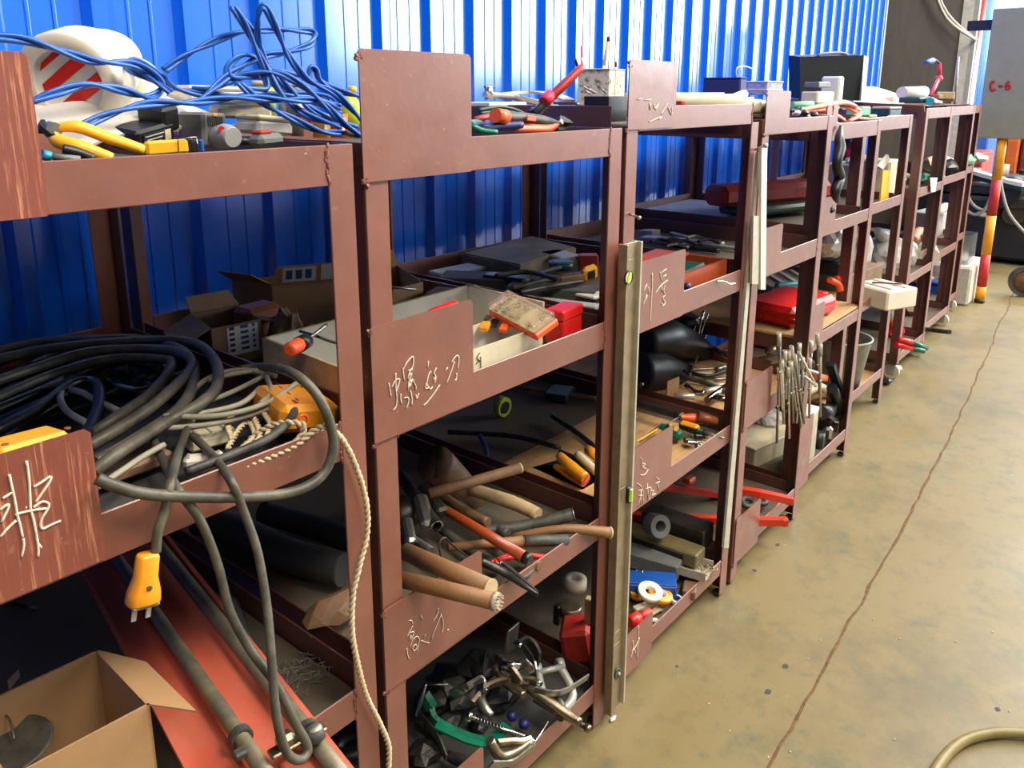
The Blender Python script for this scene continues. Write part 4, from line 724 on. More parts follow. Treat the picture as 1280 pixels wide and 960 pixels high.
for k in range(2): MB().box(bx @ TR((-.25*L_+.4*L_*k, 0, .006)), (.0012, Wd_, .012), .0003).build('divider', 'cream', t)
t = thing('red_box', 'small bright red plastic box with a lid on the rail', 'box', S(708, 420, 1.06)); bx = frame(F(705, 400, .075), (1, .12, 0)); MB().box(bx @ TR((0, 0, -.018)), (.086, .045, .055), .003).build('body', 'red', t); MB().box(bx @ TR((0, 0, .020)), (.090, .049, .024), .003).build('lid', 'red', t)
t = carton('parts_carton', 'open cream carton with black handwriting in front of the parts case', Vector((.262, .045, Z2)), Vector((.52, .045, Z2)), Vector((.262, .16, Z2)), .072, th=.003, m='cream', inm='cardin')
for st in ([(600, 441), (596, 447), (601, 452)], [(601, 446), (601, 462)], [(595, 455), (598, 452)], [(596, 463), (603, 461)]): MB().tube([F(x, y, .0435) for x, y in st], .0009, 5, 2).build('handwriting', 'inkk', t)
for i, (x, y, s, m_) in enumerate(((606, 408, .016, 'yelo'), (618, 404, .014, 'black'), (630, 410, .014, 'orange'), (610, 398, .012, 'card2'))): block('electronic_part', ('yellow part in a corner of the tray', 'black part in a corner of the tray', 'orange part under the tilted case', 'brown part against the tray wall')[i], 'part', m_, frame(S(x, y, 1.10), (1, .5, .2)), (s*2, s*1.2, s*.7), .002)
pipe('copper_wire', 'thin brown wire lying in the open cream carton', 'wire', 'brown', [S(625, 428, 1.05), S(650, 437, 1.05), S(640, 442, 1.05), S(628, 440, 1.05)], .0015)
t = carton('cardboard_box', 'brown open box behind the white tray in the second rack', S(480, 402, Z2+.0), S(530, 388, Z2), S(470, 380, Z2)+Vector((0, .06, 0)), .075, m='card', flaps=(((0, 1), (1, 1), (0, .01, .045)),))
block('paper_pile', 'pale torn paper package right of the brown open box', 'paper', 'card2', frame(S(552, 375, 1.06), (1, .4, 0)), (.10, .08, .05), .012)
lump('plastic_wrap', 'crumpled clear plastic beside the torn package', 'bag', 'dwhite', S(567, 392, 1.05), .028, (1.2, .8, .6), .3, 9)
t = thing('flat_case', 'large flat dusty grey case at the back of the second rack shelf', 'case', S(640, 330, 1.07)); a, b, c_, d_ = S(577, 318, 1.085), S(650, 333, 1.085), S(720, 310, 1.085), S(665, 296, 1.085)
m_ = mat('dusty_case', (92, 84, 66), .7, 0, .3, 6, .2, (140, 122, 88)); MB().prism([a, b, c_, d_], (0, 0, -1), .045).build('body', m_, t); MB().prism([a+(c_-a)*.02, b+(d_-b)*.02, c_+(a-c_)*.02, d_+(b-d_)*.02], (0, 0, 1), .004).build('lid', m_, t)
for i, (x, y, dx, dy, s, m_, z_, lab) in enumerate(((600, 350, 60, 2, (.22, .10, .03), 'dboard', 1.06, 'dark flat case in front of the dusty grey case'), (572, 338, 50, -10, (.16, .08, .012), 'cloth', 1.06, 'grey cloth folded left of the flat dark case'), (640, 352, 40, 4, (.16, .05, .035), 'black', 1.065, 'black long case in the middle of the second rack shelf'), (700, 318, 30, 8, (.11, .08, .008), 'paper', 1.085, 'printed leaflet lying against the dusty case'), (735, 328, 20, 0, (.06, .05, .05), 'redd', 1.065, 'dull red box in the shade beside the leaflet'), (690, 365, 50, 3, (.24, .07, .035), 'dboard', 1.055, 'dark bar-shaped case behind the red box'), (697, 378, 50, 6, (.22, .035, .012), 'lgrey', 1.05, 'grey flat bar behind the tilted parts case'), (738, 368, 20, 4, (.07, .06, .01), 'white', 1.06, 'white card corner behind the red box'), (715, 347, 40, -6, (.14, .04, .02), 'woodd', 1.07, 'worn wooden bar lying in the dark tools'))):
    block('tool_case' if i not in (1, 3, 7, 8) else ('cloth', 'leaflet', 'card', 'wooden_bar')[(1, 3, 7, 8).index(i)], lab, 'case' if i not in (1, 3, 7, 8) else ('cloth', 'paper', 'card', 'bar')[(1, 3, 7, 8).index(i)], m_, frame(S(x, y, z_), S(x+dx, y+dy, z_)-S(x, y, z_)), s, .003)
t = thing('tape_measure', 'green round tape measure among dark tools', 'tape measure', S(703, 338, 1.07)); c = S(701, 336, 1.075); MB().cyl(c, c+Vector((0, 0, .022)), .036, n=24).build('case', 'dgreen', t); MB().cyl(c+Vector((0, 0, .022)), c+Vector((0, 0, .024)), .026, n=24).build('cover', 'green', t)
t = thing('yellow_tool', 'yellow and black tool grip next to the right post', 'tool', S(738, 350, 1.06)); a = S(728, 345, 1.075); b = S(746, 338, 1.08); MB().box(frame((a+b)/2, b-a), (.06, .025, .045), .010).build('grip', 'yellow', t); MB().box(frame((a+b)/2+Vector((-.01, -.014, 0)), b-a), (.03, .003, .022), .001).build('inlay', 'black', t)
for i, pp in enumerate(([(640, 360), (675, 352), (710, 345)], [(650, 366), (690, 358), (728, 352)], [(655, 352), (672, 342), (700, 334)], [(620, 345), (660, 340), (700, 350)])): pipe('dark_tool', ('long dark tool, nearest of the heap before the flat case', 'long dark tool, second of the heap before the flat case', 'slim dark file crossing the heap of dark tools', 'dark bar at the bottom of the heap of tools')[i], 'tool', 'dsteel' if i % 2 else 'rubber', [S(x, y, 1.075+.01*i) for x, y in pp], .007, 8)
# ================================================================ RACK 2, THIRD SHELF: hammers
t = thing('mallet', 'big dusty wooden mallet head with its end facing out', 'mallet', S(560, 610, Z1)); a = F(545, 580, .34); b = F(600, 640, .36); MB().tube([a, a+(b-a)*.05, b], [.043, .046, .046], 24, 2).build('head', 'woodd', t); MB().tube([F(590, 612, .30), F(640, 628, .18), F(673, 643, .10)], [.016, .017, .015], 12, 4).build('handle', 'woodp', t)
def strike(name, lab, a, b, r0, r1, m, cat='hammer', cap=None, group=None, mid=None):
    t = thing(name, lab, cat, b, group); P = [Vector(a)]+([Vector(mid)] if mid else [])+[Vector(b)]; MB().tube(P, [r0]*(len(P)-1)+[r1], 14, 4).build('handle', m, t)
    if cap: d = (P[-1]-P[-2]).normalized(); MB().cyl(P[-1]-d*cap[1], P[-1]+d*.002, r1*1.04, n=14).build('end', cap[0], t)
    return t
strike('hammer', 'hammer with a brown wooden handle, highest of the heap', F(535, 618, .22), F(650, 585, .14), .012, .012, 'woodd', cap=('woodp', .002))
t = strike('hammer', 'hammer with a varnished orange wooden handle ending over the rail', F(548, 632, .20), F(662, 700, -.03), .0095, .0125, 'woodo', cap=('dsteel', .014)); MB().box(frame(F(540, 626, .22), (.3, 1, .2)), (.10, .028, .028), .006).build('head', 'dsteel', t)
strike('sleeved_pipe', 'black rubber-sleeved steel pipe lying across the heap', F(600, 665, .18), F(716, 643, .04), .0145, .0155, 'rubber', 'pipe', cap=('steel', .002), mid=F(660, 657, .11))
t = strike('hammer', 'light wooden club handle reaching past the right post', F(640, 672, .12), F(762, 666, -.028), .010, .0135, 'wood', cap=('woodp', .002), mid=F(705, 661, .03))
t = strike('hatchet', 'handle half orange wood and half black rubber', F(560, 684, .14), F(656, 676, .05), .009, .0115, 'wood', 'hatchet'); MB().tube([F(654, 676, .05), F(708, 675, .01)], .0125, 14, 1).build('rubber_grip', 'rubber', t)
t = thing('steel_tube', 'dark steel tube with its open end facing out', 'tube', F(547, 658, .15)); a = F(546, 658, .13); d = Vector((.35, .9, .12)).normalized()
MB().ring(frame(a, d) @ Matrix.Rotation(math.pi/2, 4, 'Y'), .0135, .0115, .20, 20).build('tube', 'dsteel', t); MB().ring(frame(a-d*.001, d) @ Matrix.Rotation(math.pi/2, 4, 'Y'), .0138, .0112, .003, 20).build('bright_rim', 'chrome', t)
def over(e, m, L, back=.30):
    e, m = Vector(e), Vector(m); return m+(m-e).normalized()*back, e
a8, e8 = over(F(613, 736, -.125), F(549, 708, .0), 1, .09)
strike('hammer', 'stout pale wooden handle poking out over the lettered plate, upper one', a8, e8, .0165, .017, 'wood', cap=('woodp', .002))
a8, e8 = over(F(620, 752, -.15), F(518, 728, .0), 1, .03)
t = strike('hammer', 'wooden handle with a frayed white end over the lettered plate', a8, e8, .0145, .0150, 'wood'); d = (e8-a8).normalized(); MB().tube([e8-d*.004, e8+d*.004], [.0168, .0158], 14, 1).build('frayed_end', 'fibre', t)
for k in range(12):
    an = k*.52; p = e8+basis(d)[1]*(.012*math.cos(an))+basis(d)[2]*(.012*math.sin(an)); MB().cyl(p, p+d*.009, .0028, .0015, 5).build('fibre', 'fibre', t)
lump('steel_sledge', 'rusty round steel lump in the shade behind the plain wooden handles', 'hammer', 'dsteel', F(508, 640, .24), .045, (1, .8, .8), .1, 3)
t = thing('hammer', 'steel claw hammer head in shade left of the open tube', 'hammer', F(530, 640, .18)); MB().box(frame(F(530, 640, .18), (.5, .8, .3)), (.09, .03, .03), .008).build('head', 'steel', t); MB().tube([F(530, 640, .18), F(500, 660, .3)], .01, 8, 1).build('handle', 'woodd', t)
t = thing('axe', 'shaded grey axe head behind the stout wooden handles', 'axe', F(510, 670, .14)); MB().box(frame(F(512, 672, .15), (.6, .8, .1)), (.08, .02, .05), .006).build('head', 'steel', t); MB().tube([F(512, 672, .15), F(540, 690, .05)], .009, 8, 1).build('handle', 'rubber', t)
t = pliers('snips', 'long snips with two slim red handles lying on the rail', F(672, 743, -.055), F(625, 705, .03), [F(620, 702, .04), F(655, 694, .02), F(683, 698, .01)], [F(610, 706, .06), F(634, 695, .06), F(636, 692, .06)], .0062, 'red', jm='dsteel', jw=1.6)
MB().tube([F(640, 690, .05), F(662, 694, .03), F(684, 696, .02)], .006, 8, 3).build('handle', 'red', t)
t = thing('pick_hammer', 'dark pick with its bright pointed tip hanging over the rail', 'pick', F(640, 715, .0)); MB().tube([F(600, 700, .05), F(630, 715, .01), F(655, 732, -.04), F(673, 743, -.07)], [.006, .009, .006, .0015], 8, 4, flat=.5).build('head', 'dsteel', t); MB().tube([F(600, 703, .06), F(650, 722, .01), F(665, 712, .01), F(680, 705, .02)], .007, 8, 4).build('handle', 'rubber', t)
pipe('dark_hook', 'thin dark steel loop standing behind the corner of the lettered plate', 'hook', 'dsteel', [F(552, 700, .08), F(549, 680, .09), F(556, 672, .09), F(564, 680, .09), F(590, 700, .08)], .0022)
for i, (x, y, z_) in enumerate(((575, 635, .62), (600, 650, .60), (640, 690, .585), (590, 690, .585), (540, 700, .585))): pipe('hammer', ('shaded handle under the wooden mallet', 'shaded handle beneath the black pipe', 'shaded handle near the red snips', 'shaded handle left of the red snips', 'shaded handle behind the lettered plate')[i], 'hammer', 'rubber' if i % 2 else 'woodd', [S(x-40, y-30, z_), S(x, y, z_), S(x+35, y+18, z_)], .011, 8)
# boards and yellow multitools beyond
for i, (pp, m_, lab) in enumerate((([(560, 540), (640, 545), (700, 560)], 'dsteel', 'long dark ruler-like bar across the third shelf'), ([(640, 482), (700, 492), (745, 498)], 'woodd', 'worn wooden stick high in the dark of the third shelf'), ([(690, 520), (720, 540), (745, 560)], 'black', 'black handle deep on the third shelf'), ([(700, 565), (725, 575), (745, 582)], 'black', 'black handle above the yellow grips'), ([(600, 545), (607, 560), (608, 575)], 'navy', 'small dark blue grip standing in the shade'))):
    pipe('dark_bar' if i < 2 else 'screwdriver', lab, 'bar' if i < 2 else 'screwdriver', m_, [S(x, y, Z1+.02) for x, y in pp], .008, 8)
t = thing('tape_measure', 'lime green tape measure half seen under the rail', 'tape measure', S(628, 510, Z1)); c = S(628, 508, Z1+.035); MB().cyl(c+Vector((0, .012, 0)), c+Vector((0, -.012, 0)), .032, n=20).build('case', 'lime', t); MB().cyl(c+Vector((-.002, -.0125, 0)), c+Vector((-.002, -.015, 0)), .020, n=20).build('label', 'black', t)
t = thing('spring_clamp', 'yellow plastic spring grip on a green blister card', 'clamp', S(720, 600, Z1)); MB().prism([S(665, 585, Z1+.003), S(715, 570, Z1+.003), S(750, 600, Z1+.003), S(728, 613, Z1+.003)], (0, 0, 1), .002).build('blister_card', 'dgreen', t)
MB().tube([S(700, 570, Z1+.05), S(715, 585, Z1+.05), S(732, 598, Z1+.04)], [.012, .017, .015], 10, 4).build('upper_grip', 'yelo', t); MB().tube([S(694, 583, Z1+.02), S(712, 594, Z1+.02), S(730, 604, Z1+.02)], [.008, .012, .011], 10, 4).build('lower_grip', 'yelo', t); MB().cyl(S(726, 596, Z1+.035), S(733, 601, Z1+.03), .0165, n=10).build('red_band', 'red', t)
t = thing('spring_clamp', 'second yellow grip tucked against the right post', 'clamp', S(742, 580, Z1)); MB().tube([S(722, 568, Z1+.04), S(735, 580, Z1+.035), S(748, 592, Z1+.03)], .012, 8, 3).build('grip', 'cream', t); MB().tube([S(735, 562, Z1+.04), S(748, 572, Z1+.04)], .014, 8, 1).build('end', 'yelo', t)
block('card', 'grey square card lying beside the green blister card', 'card', 'cloth', frame(S(672, 597, Z1+.003), (1, .5, 0)), (.10, .07, .002), .0005)
block('blue_block', 'dark blue block deep on the third shelf', 'block', 'dteal', frame(S(700, 492, Z1+.015), (1, .3, 0)), (.10, .08, .03), .004)
# ================================================================ RACK 2, BOTTOM SHELF: clamps
zb = Z0+.002
t = thing('c_clamp', 'green cast C-clamp with a threaded screw and bar handle', 'clamp', S(580, 920, Z0))
MB().strap([S(540, 885, .19), S(548, 905, .17), S(605, 928, .15), S(632, 908, .17)], .012, .024, (0, 0, 1), 3).build('frame', 'green', t); MB().strap([S(530, 868, .22), S(540, 885, .19)], .02, .02).build('jaw', 'green', t)
MB().strap([S(545, 906, .178), S(604, 930, .158), S(634, 906, .18)], .022, .006, (0, 0, 1), 3).build('rib', 'green', t)
a, b = S(588, 896, .20), S(668, 926, .165); MB().cyl(a, b, .0052, n=12).build('screw', 'chrome', t); d = b-a; L_ = d.length; hel = [a+d*(k/120)+(basis(d)[1]*math.cos(k*1.05)+basis(d)[2]*math.sin(k*1.05))*.0056 for k in range(120)]; MB().tube(hel, .0012, 4, 1).build('thread', 'steel', t)
MB().cyl(a-d*.06, a+d*.02, .011, n=14).build('swivel_pad', 'chrome', t); MB().cyl(S(662, 938, .165), S(685, 902, .175), .0028, n=8).build('bar_handle', 'chrome', t); MB().blob(S(664, 930, .165), .010, .1, 1, 2).build('screw_head', 'steel', t)
def locking_clamp(lab, P, tubeA, tubeB, grp='nickel-plated locking clamps on the bottom shelf', m='bronze'):
    t = thing('locking_clamp', lab, 'clamp', P[len(P)//2], None); MB().strap(P, .008, .022, (0, -.4, 1), 4).build('arc_jaw', m, t)
    MB().tube(tubeA, [.010, .0125, .012, .009], 10, 3).build('handle', m, t); MB().strap(tubeB, .004, .018, (0, -.3, 1), 4).build('release_lever', 'steel', t); p = P[-1]; MB().cyl(p-Vector((0, .012, 0)), p+Vector((0, .012, 0)), .006, n=10).build('rivet', 'chrome', t); return t
locking_clamp('locking clamp with wide arched jaw, central on the bottom shelf', [S(590, 880, .20), S(610, 858, .21), S(640, 850, .21), S(672, 852, .21)], [S(660, 860, .20), S(690, 880, .18), S(712, 895, .165), S(726, 903, .16)], [S(668, 862, .21), S(700, 866, .20), S(735, 846, .19)])
t = thing('adjusting_rod', 'shiny round rod with knurled knob sticking out over the bottom rail', 'rod', S(715, 890, .16)); a, b = F(668, 872, .06), F(722, 903, -.04); MB().cyl(a, b, .0105, n=14).build('rod', 'bronze', t); d = (b-a).normalized(); MB().cyl(b, b+d*.020, .0062, n=10).build('neck', 'dsteel', t); MB().cyl(b+d*.020, b+d*.032, .0095, n=12).build('knob', 'bronze', t)
locking_clamp('locking clamp with curved jaw leaning left of the arched one', [S(565, 868, .22), S(585, 858, .25), S(600, 850, .24), S(604, 862, .22)], [S(604, 850, .22), S(600, 870, .2), S(606, 885, .19), S(615, 895, .18)], [S(608, 815, .22), S(604, 840, .22), S(606, 868, .22)], m='steel')
locking_clamp('locking clamp with a round jaw at the back', [S(620, 822, .22), S(640, 838, .24), S(655, 858, .2), S(668, 840, .2)], [S(618, 832, .22), S(630, 850, .2), S(645, 862, .2), S(655, 870, .2)], [S(655, 810, .22), S(668, 830, .24), S(670, 858, .2)])
locking_clamp('locking clamp lying flat at the lower left corner of the shelf', [S(520, 905, .14), S(545, 925, .14), S(560, 945, .13), S(580, 955, .13)], [S(560, 944, .14), S(575, 950, .14), S(590, 958, .14), S(600, 962, .14)], [S(522, 890, .16), S(545, 918, .16), S(558, 948, .15)], m='dsteel')
locking_clamp('locking clamp half over the bottom rail, nearest to the floor', [F(620, 930, .02), F(640, 928, .01), F(652, 928, .0), F(662, 925, -.005)], [F(612, 925, .02), F(625, 945, .01), F(645, 940, .0), F(664, 926, -.01)], [F(614, 955, .0), F(640, 953, -.01), F(664, 935, -.02)])
locking_clamp('dark locking clamp standing with its jaw up near the right', [S(668, 836, .22), S(672, 816, .26), S(660, 800, .28), S(648, 805, .28)], [S(690, 865, .18), S(700, 880, .17), S(702, 892, .16), S(700, 898, .16)], [S(655, 826, .26), S(664, 836, .24), S(668, 850, .2)], m='dsteel')
t = thing('shackle', 'grey steel bow shackle with its pin, right side of the bottom shelf', 'shackle', S(700, 850, Z0)); MB().tube([S(672, 838, .20), S(680, 870, .18), S(700, 888, .16), S(716, 868, .17), S(700, 833, .20)], .0105, 12, 5).build('bow', 'zinc', t); MB().cyl(S(665, 843, .20), S(704, 833, .205), .0075, n=12).build('pin', 'zinc', t)
for k, (x, y) in enumerate(((672, 838), (700, 832))): MB().cyl(S(x-4, y, .2), S(x+4, y-2, .2), .016, n=14).build('eye', 'zinc', t)
t = thing('coupling', 'grey pipe coupling with nut in the centre back', 'coupling', S(645, 835, .2)); MB().cyl(S(626, 832, .24), S(650, 832, .24), .012, n=6).build('nut', 'chrome', t); MB().cyl(S(650, 832, .24), S(664, 832, .24), .008, n=12).build('stub', 'steel', t)
block('steel_plate', 'grey square steel plate standing in the dark at the back', 'plate', 'steel', frame(S(640, 798, .25), (1, .3, -.3)), (.07, .006, .06), .001)
for i, (x, y, z_, r_) in enumerate(((540, 870, .15, .04), (560, 850, .16, .05), (600, 830, .18, .05), (580, 870, .14, .04), (625, 870, .13, .04), (560, 900, .12, .03), (530, 940, .12, .035), (600, 905, .12, .025))): lump('oily_lump', 'black oily steel lump on the bottom shelf under the clamps', 'part', 'black' if i % 3 else 'dsteel', S(x, y, z_), r_, (1.2, 1, .6), .25, i+11, 'oily steel lumps under the clamps')
for i, (x, y) in enumerate(((655, 905), (640, 895))): lump('blue_ball', ('dark blue cap under the shiny rod', 'second dark blue cap further under the clamps')[i], 'cap', 'navy', S(x, y, .135), .013, (1, 1, 1), .1, i)
pipe('t_bar', 'thin steel T-bar standing behind the green clamp', 'bar', 'chrome', [S(520, 895, .2), S(528, 870, .24), S(532, 855, .26)], .004); pipe('thin_rod', 'thin steel rod lying behind the green clamp', 'rod', 'steel', [S(530, 855, .24), S(560, 856, .24)], .0028)
t = thing('hose_reel', 'white thread reel in the dark under the second rack shelf', 'reel', S(718, 735, .2)); c = S(718, 735, .20); MB().lathe(Matrix.Translation(c), [(0, 0), (.035, 0), (.035, .03), (.012, .032), (.012, .02), (0, .02)], 24).build('reel', 'dwhite', t)
t = thing('pulley', 'dark pulley block with a chrome plate in the back of the bottom shelf', 'pulley', S(715, 770, .15)); c = S(713, 768, .17); MB().cyl(c, c+Vector((0, 0, .03)), .03, n=20).build('wheel', 'bronze', t); MB().box(frame(S(716, 775, .16), (1, 0, 0)), (.045, .004, .008), .001).build('chrome_plate', 'chrome', t); MB().box(frame(S(697, 768, .17), (0, 1, 0)), (.02, .02, .06), .003).build('bracket', 'dsteel', t)
t = thing('red_bin', 'dusty red plastic bin lying behind the right post, bottom shelf', 'bin', S(722, 800, Z0)); bx = frame(S(722, 798, .16), (1, .6, -.1), (.1, .3, 1)); MB().box(bx, (.10, .08, .09), .010).build('body', 'redd', t); MB().cyl(bx @ Vector((.0, -.041, -.02)), bx @ Vector((.0, -.044, -.02)), .010, n=12).build('badge', 'dwhite', t)
block('wood_block', 'pale wooden block standing next to the red bin', 'block', 'woodp', frame(S(736, 772, .22), (1, .3, 0)), (.02, .02, .12), .002)
# ================================================================ SPIRIT LEVEL AND STRIPS
t = thing('spirit_level', 'long aluminium spirit level leaning upright between second and third rack', 'level', (.765, -.03, .03))
lx0, lx1, ly0, ly1, lz0, lz1 = .717, .782, -.030, -.007, .045, 1.252
def lv_(x0, x1, y0, y1, z0, z1, n='body', m='alu', c=.001): return MB().bx(x0, x1, y0, y1, z0, z1, c).build(n, m, t)
for z0, z1 in ((lz0, .235), (.27, .66), (.66, 1.165), (1.215, lz1)): lv_(lx0+.006, lx1-.006, -.020, -.015, z0, z1, 'web')
lv_(lx0, lx0+.007, ly0, ly1, lz0, lz1, 'flange', 'alu'); lv_(lx1-.007, lx1, ly0, ly1, lz0, lz1, 'flange', 'alul'); lv_(lx0+.012, lx0+.016, -.0215, -.015, lz0, lz1, 'groove_rib', 'alu', .0005)
lv_(lx0+.006, lx1-.006, -.020, -.015, .235, .27, 'web'); lv_(lx0+.006, lx1-.006, -.020, -.015, 1.165, 1.215, 'web')
v = F(785, 347, -.0325); MB().ring(frame(v, (0, -1, 0)) @ Matrix.Rotation(math.pi/2, 4, 'Y'), .0165, .014, .003, 28).build('vial_bezel', 'black', t)
MB().cyl((v.x, v.y+.001, v.z), (v.x, v.y-.0015, v.z), .014, n=24).build('vial_window', 'cream', t); MB().box(frame((v.x, v.y-.003, v.z), (.55, 0, 1)), (.026, .004, .008), .001).build('vial', 'vial', t)
v = F(787, 618, -.033); MB().box(frame((v.x-.002, v.y, v.z), (0, 0, 1)), (.044, .016, .010), .003).build('vial_frame', 'black', t); MB().box(frame((v.x-.002, v.y-.004, v.z), (0, 0, 1)), (.038, .011, .008), .003).build('vial', 'vial', t)
v = F(771, 842, -.026); MB().tube([v+Vector((.010*math.cos(k*.785), -.001, .013*math.sin(k*.785))) for k in range(8)], .0028, 6, 2, closed=True).build('hang_hole', 'dgreen', t); MB().blob(v+Vector((.003, -.004, 0)), .005, .2, 2).build('hole_plug', 'zinc', t)
t = thing('aluminium_strip', 'long pale metal strip tied between third and fourth rack', 'strip', (1.47, -.01, .1)); MB().prism([F(948, 190, -.006), F(951, 190, -.006), F(911, 685, -.006), F(905, 685, -.006)], (0, 1, 0), .008).build('strip', 'alul', t)
one(MB().prism([F(952, 184, -.022), F(959, 184, -.022), F(957, 362, -.022), F(951, 362, -.022)], (0, 1, 0), .008), 'aluminium_strip', 'tape', 'short bright strip hanging from the screw beside the fourth rack', 'strip')
one(MB().prism([F(942, 270, -.018), F(950, 270, -.018), F(948, 355, -.018), F(940, 355, -.018)], (0, 1, 0), .008), 'aluminium_strip', 'alul', 'short greyish strip behind the bright one', 'strip')
t = thing('hanging_screw', 'pale screw holding the metal strips at the top of the gap', 'screw', F(950, 184, -.02)); MB().cyl(F(944, 187, .006), F(957, 182, -.03), .0035, n=8).build('shaft', 'alul', t); MB().blob(F(957, 182, -.032), .007, .1, 1, 2).build('screw_head', 'alul', t)
t = thing('coat_screw', 'long bright screw sticking out of the third rack left post', 'screw', F(786, 268, .006)); MB().cyl(F(785, 267, .012), F(799, 272, -.022), .0028, n=8).build('shaft', 'chrome', t); MB().blob(F(799, 272, -.023), .005, .1, 1, 2).build('screw_head', 'chrome', t)
pipe('bent_nail', 'bent bright wire hooked on the third rack second rail', 'hook', 'chrome', [F(896, 352, .004), F(905, 352, -.004), F(912, 355, -.01), F(919, 354, -.014)], .003)
# ================================================================ RACK 3, TOP
Z3b = 1.5
for i in range(6):
    x = 868+17*i if i else 878; r_ = .022
    y0 = .14-.012*i
    c = F((905, 918, 930, 941, 951, 959)[i], (127, 128, 129, 131, 133, 134)[i], .035); d = Vector((-.45, .9, .0)).normalized()
    t = thing('paper_tube', ('cream paper tube, longest and leftmost in the row on the third rack', 'second cream paper tube from the left in the row', 'third cream paper tube from the left in the row', 'fourth cream paper tube from the left in the row', 'fifth cream paper tube from the left in the row', 'rightmost cream paper tube of the row')[i], 'tube', c, 'cream tubes on top of the third rack')
    MB().cyl(c, c+d*(.20 if i else .26), .0235-.0008*i, n=20).build('tube', 'cream', t); MB().cyl(c-d*.0008, c+d*.001, .0205-.0008*i, n=16).build('end_cap', 'dwhite', t)
t = thing('pipe_roll', 'large cream cylinder lying at the left of the tube row', 'roll', F(880, 128, .22)); MB().cyl(F(868, 125, .25), F(905, 127, .22), .020, n=20).build('roll', 'cream', t)
one(MB().cyl(F(914, 124, .30), F(930, 118, .30), .016, n=16), 'cream_roll', 'tape', 'small cream roll end behind the tube row', 'roll')
one(MB().box(frame(F(872, 133, .10), (1, .05, 0)), (.15, .06, .006), .001), 'green_strip', 'dgreen', 'flat dark green strip on the third rack top rail', 'strip')
one(MB().box(frame(F(850, 129, .12), (1, 0, 0)), (.018, .02, .012), .002), 'red_block', 'redd', 'tiny red cap behind the third rack top plate', 'cap')
t = thing('storage_basket', 'white mesh basket beside a navy box on the third rack top', 'basket', F(940, 120, .5)); a, b = F(930, 110, .48), F(975, 114, .42); up = F(930, 97, .48)-F(930, 118, .48)
m_ = mat('white_mesh', (206, 208, 232), .6, 0, .2, 60, .3, (96, 104, 190)); base = F(932, 120, .46); bx = frame(F(952, 111, .46), (1, -.12, 0)); MB().box(bx, (.125, .12, .05), .003).build('body', m_, t); MB().box(bx @ TR((0, 0, .027)), (.13, .125, .006), .002).build('rim', 'white', t); MB().box(bx @ TR((0, 0, -.004)), (.128, .123, .006), .001).build('band', 'white', t)
MB().tube([F(921, 97, .5), F(921, 85, .5), F(932, 83, .5), F(943, 88, .5), F(944, 97, .5)], .0025, 6, 3).build('handle', 'white', t)
t = thing('fabric_box', 'navy blue fabric box left of the white basket', 'box', F(905, 115, .5)); bx = frame(F(906, 108, .48), (1, .25, 0)); MB().box(bx, (.12, .14, .06), .006).build('body', 'navy', t); MB().box(bx @ TR((.0, 0, .03)), (.125, .145, .004), .002).build('lid', 'navy', t)
t = thing('paint_brush', 'brown brush lying on the corner of the third and fourth rack', 'brush', F(950, 144, .03)); MB().box(frame(F(949, 145, .04), (1, .1, 0)), (.05, .03, .015), .005).build('bristles', 'dirt', t); MB().cyl(F(957, 142, .03), F(970, 139, .02), .005, n=8).build('handle', 'woodd', t)
# ================================================================ RACK 3, SECOND SHELF
t = thing('wooden_box', 'varnished orange wooden box without a lid on the third rack', 'box', S(870, 345, Z2)); A, B, Cc = Vector((1.052, .045, Z2)), Vector((1.395, .045, Z2)), Vector((1.052, .21, Z2))
h_ = .078; up = Vector((0, 0, h_)); D = B+Cc-A
for p, q_, n in ((A, B, (0, 1, 0)), (B, D, (-1, 0, 0)), (D, Cc, (0, -1, 0)), (Cc, A, (1, 0, 0))): MB().prism([p, q_, q_+up, p+up], n, .010).build('side', 'woodo', t)
MB().prism([A, B, D, Cc], (0, 0, 1), .006).build('bottom', 'woodo', t)
block('green_case', 'dark green case lying in the wooden box', 'case', 'dgreen', frame((1.24, .13, Z2+.055), (1, .1, 0)), (.20, .10, .03), .006); block('green_paper', 'pale green folded paper in the wooden box', 'paper', 'mint', frame((1.13, .13, Z2+.062), (1, .3, .1)), (.09, .10, .006), .001)
block('red_leaflet', 'red and white flat packet beside the wooden box', 'packet', 'redd', frame(F(806, 328, .10), (1, .1, 0)), (.10, .12, .006), .001); block('varnished_plank', 'orange varnished wooden lid behind the chalked plate', 'lid', 'woodo', frame(F(822, 322, .14), (1, .1, 0)), (.20, .10, .008), .001)
lump('blue_plug', 'small navy plug on the rail before the wooden box', 'plug', 'navy', F(859, 358, .02), .011, (1, 1, 1), .05)
for i, (x, y, dx, dy, s, m_) in enumerate(((830, 300, 30, 2, (.18, .06, .02), 'lgrey'), (852, 296, 24, 6, (.16, .02, .02), 'steel'), (880, 303, 30, 3, (.16, .03, .015), 'alul'), (900, 308, 30, 4, (.16, .02, .012), 'zinc'), (812, 292, 14, 1, (.07, .05, .03), 'dwhite'), (870, 310, 30, 4, (.20, .02, .015), 'dsteel'))):
    block('metal_bar', ('grey flat case among the metal bars on the third rack', 'shiny bar among the tools on the third rack', 'pale bar right of the shiny one', 'rightmost pale bar among the tools', 'cream packet left of the metal bars', 'dark bar under the pale bars')[i], 'bar', m_, frame(S(x, y, 1.045), S(x+dx, y+dy, 1.05)-S(x, y, 1.045)), s, .003)
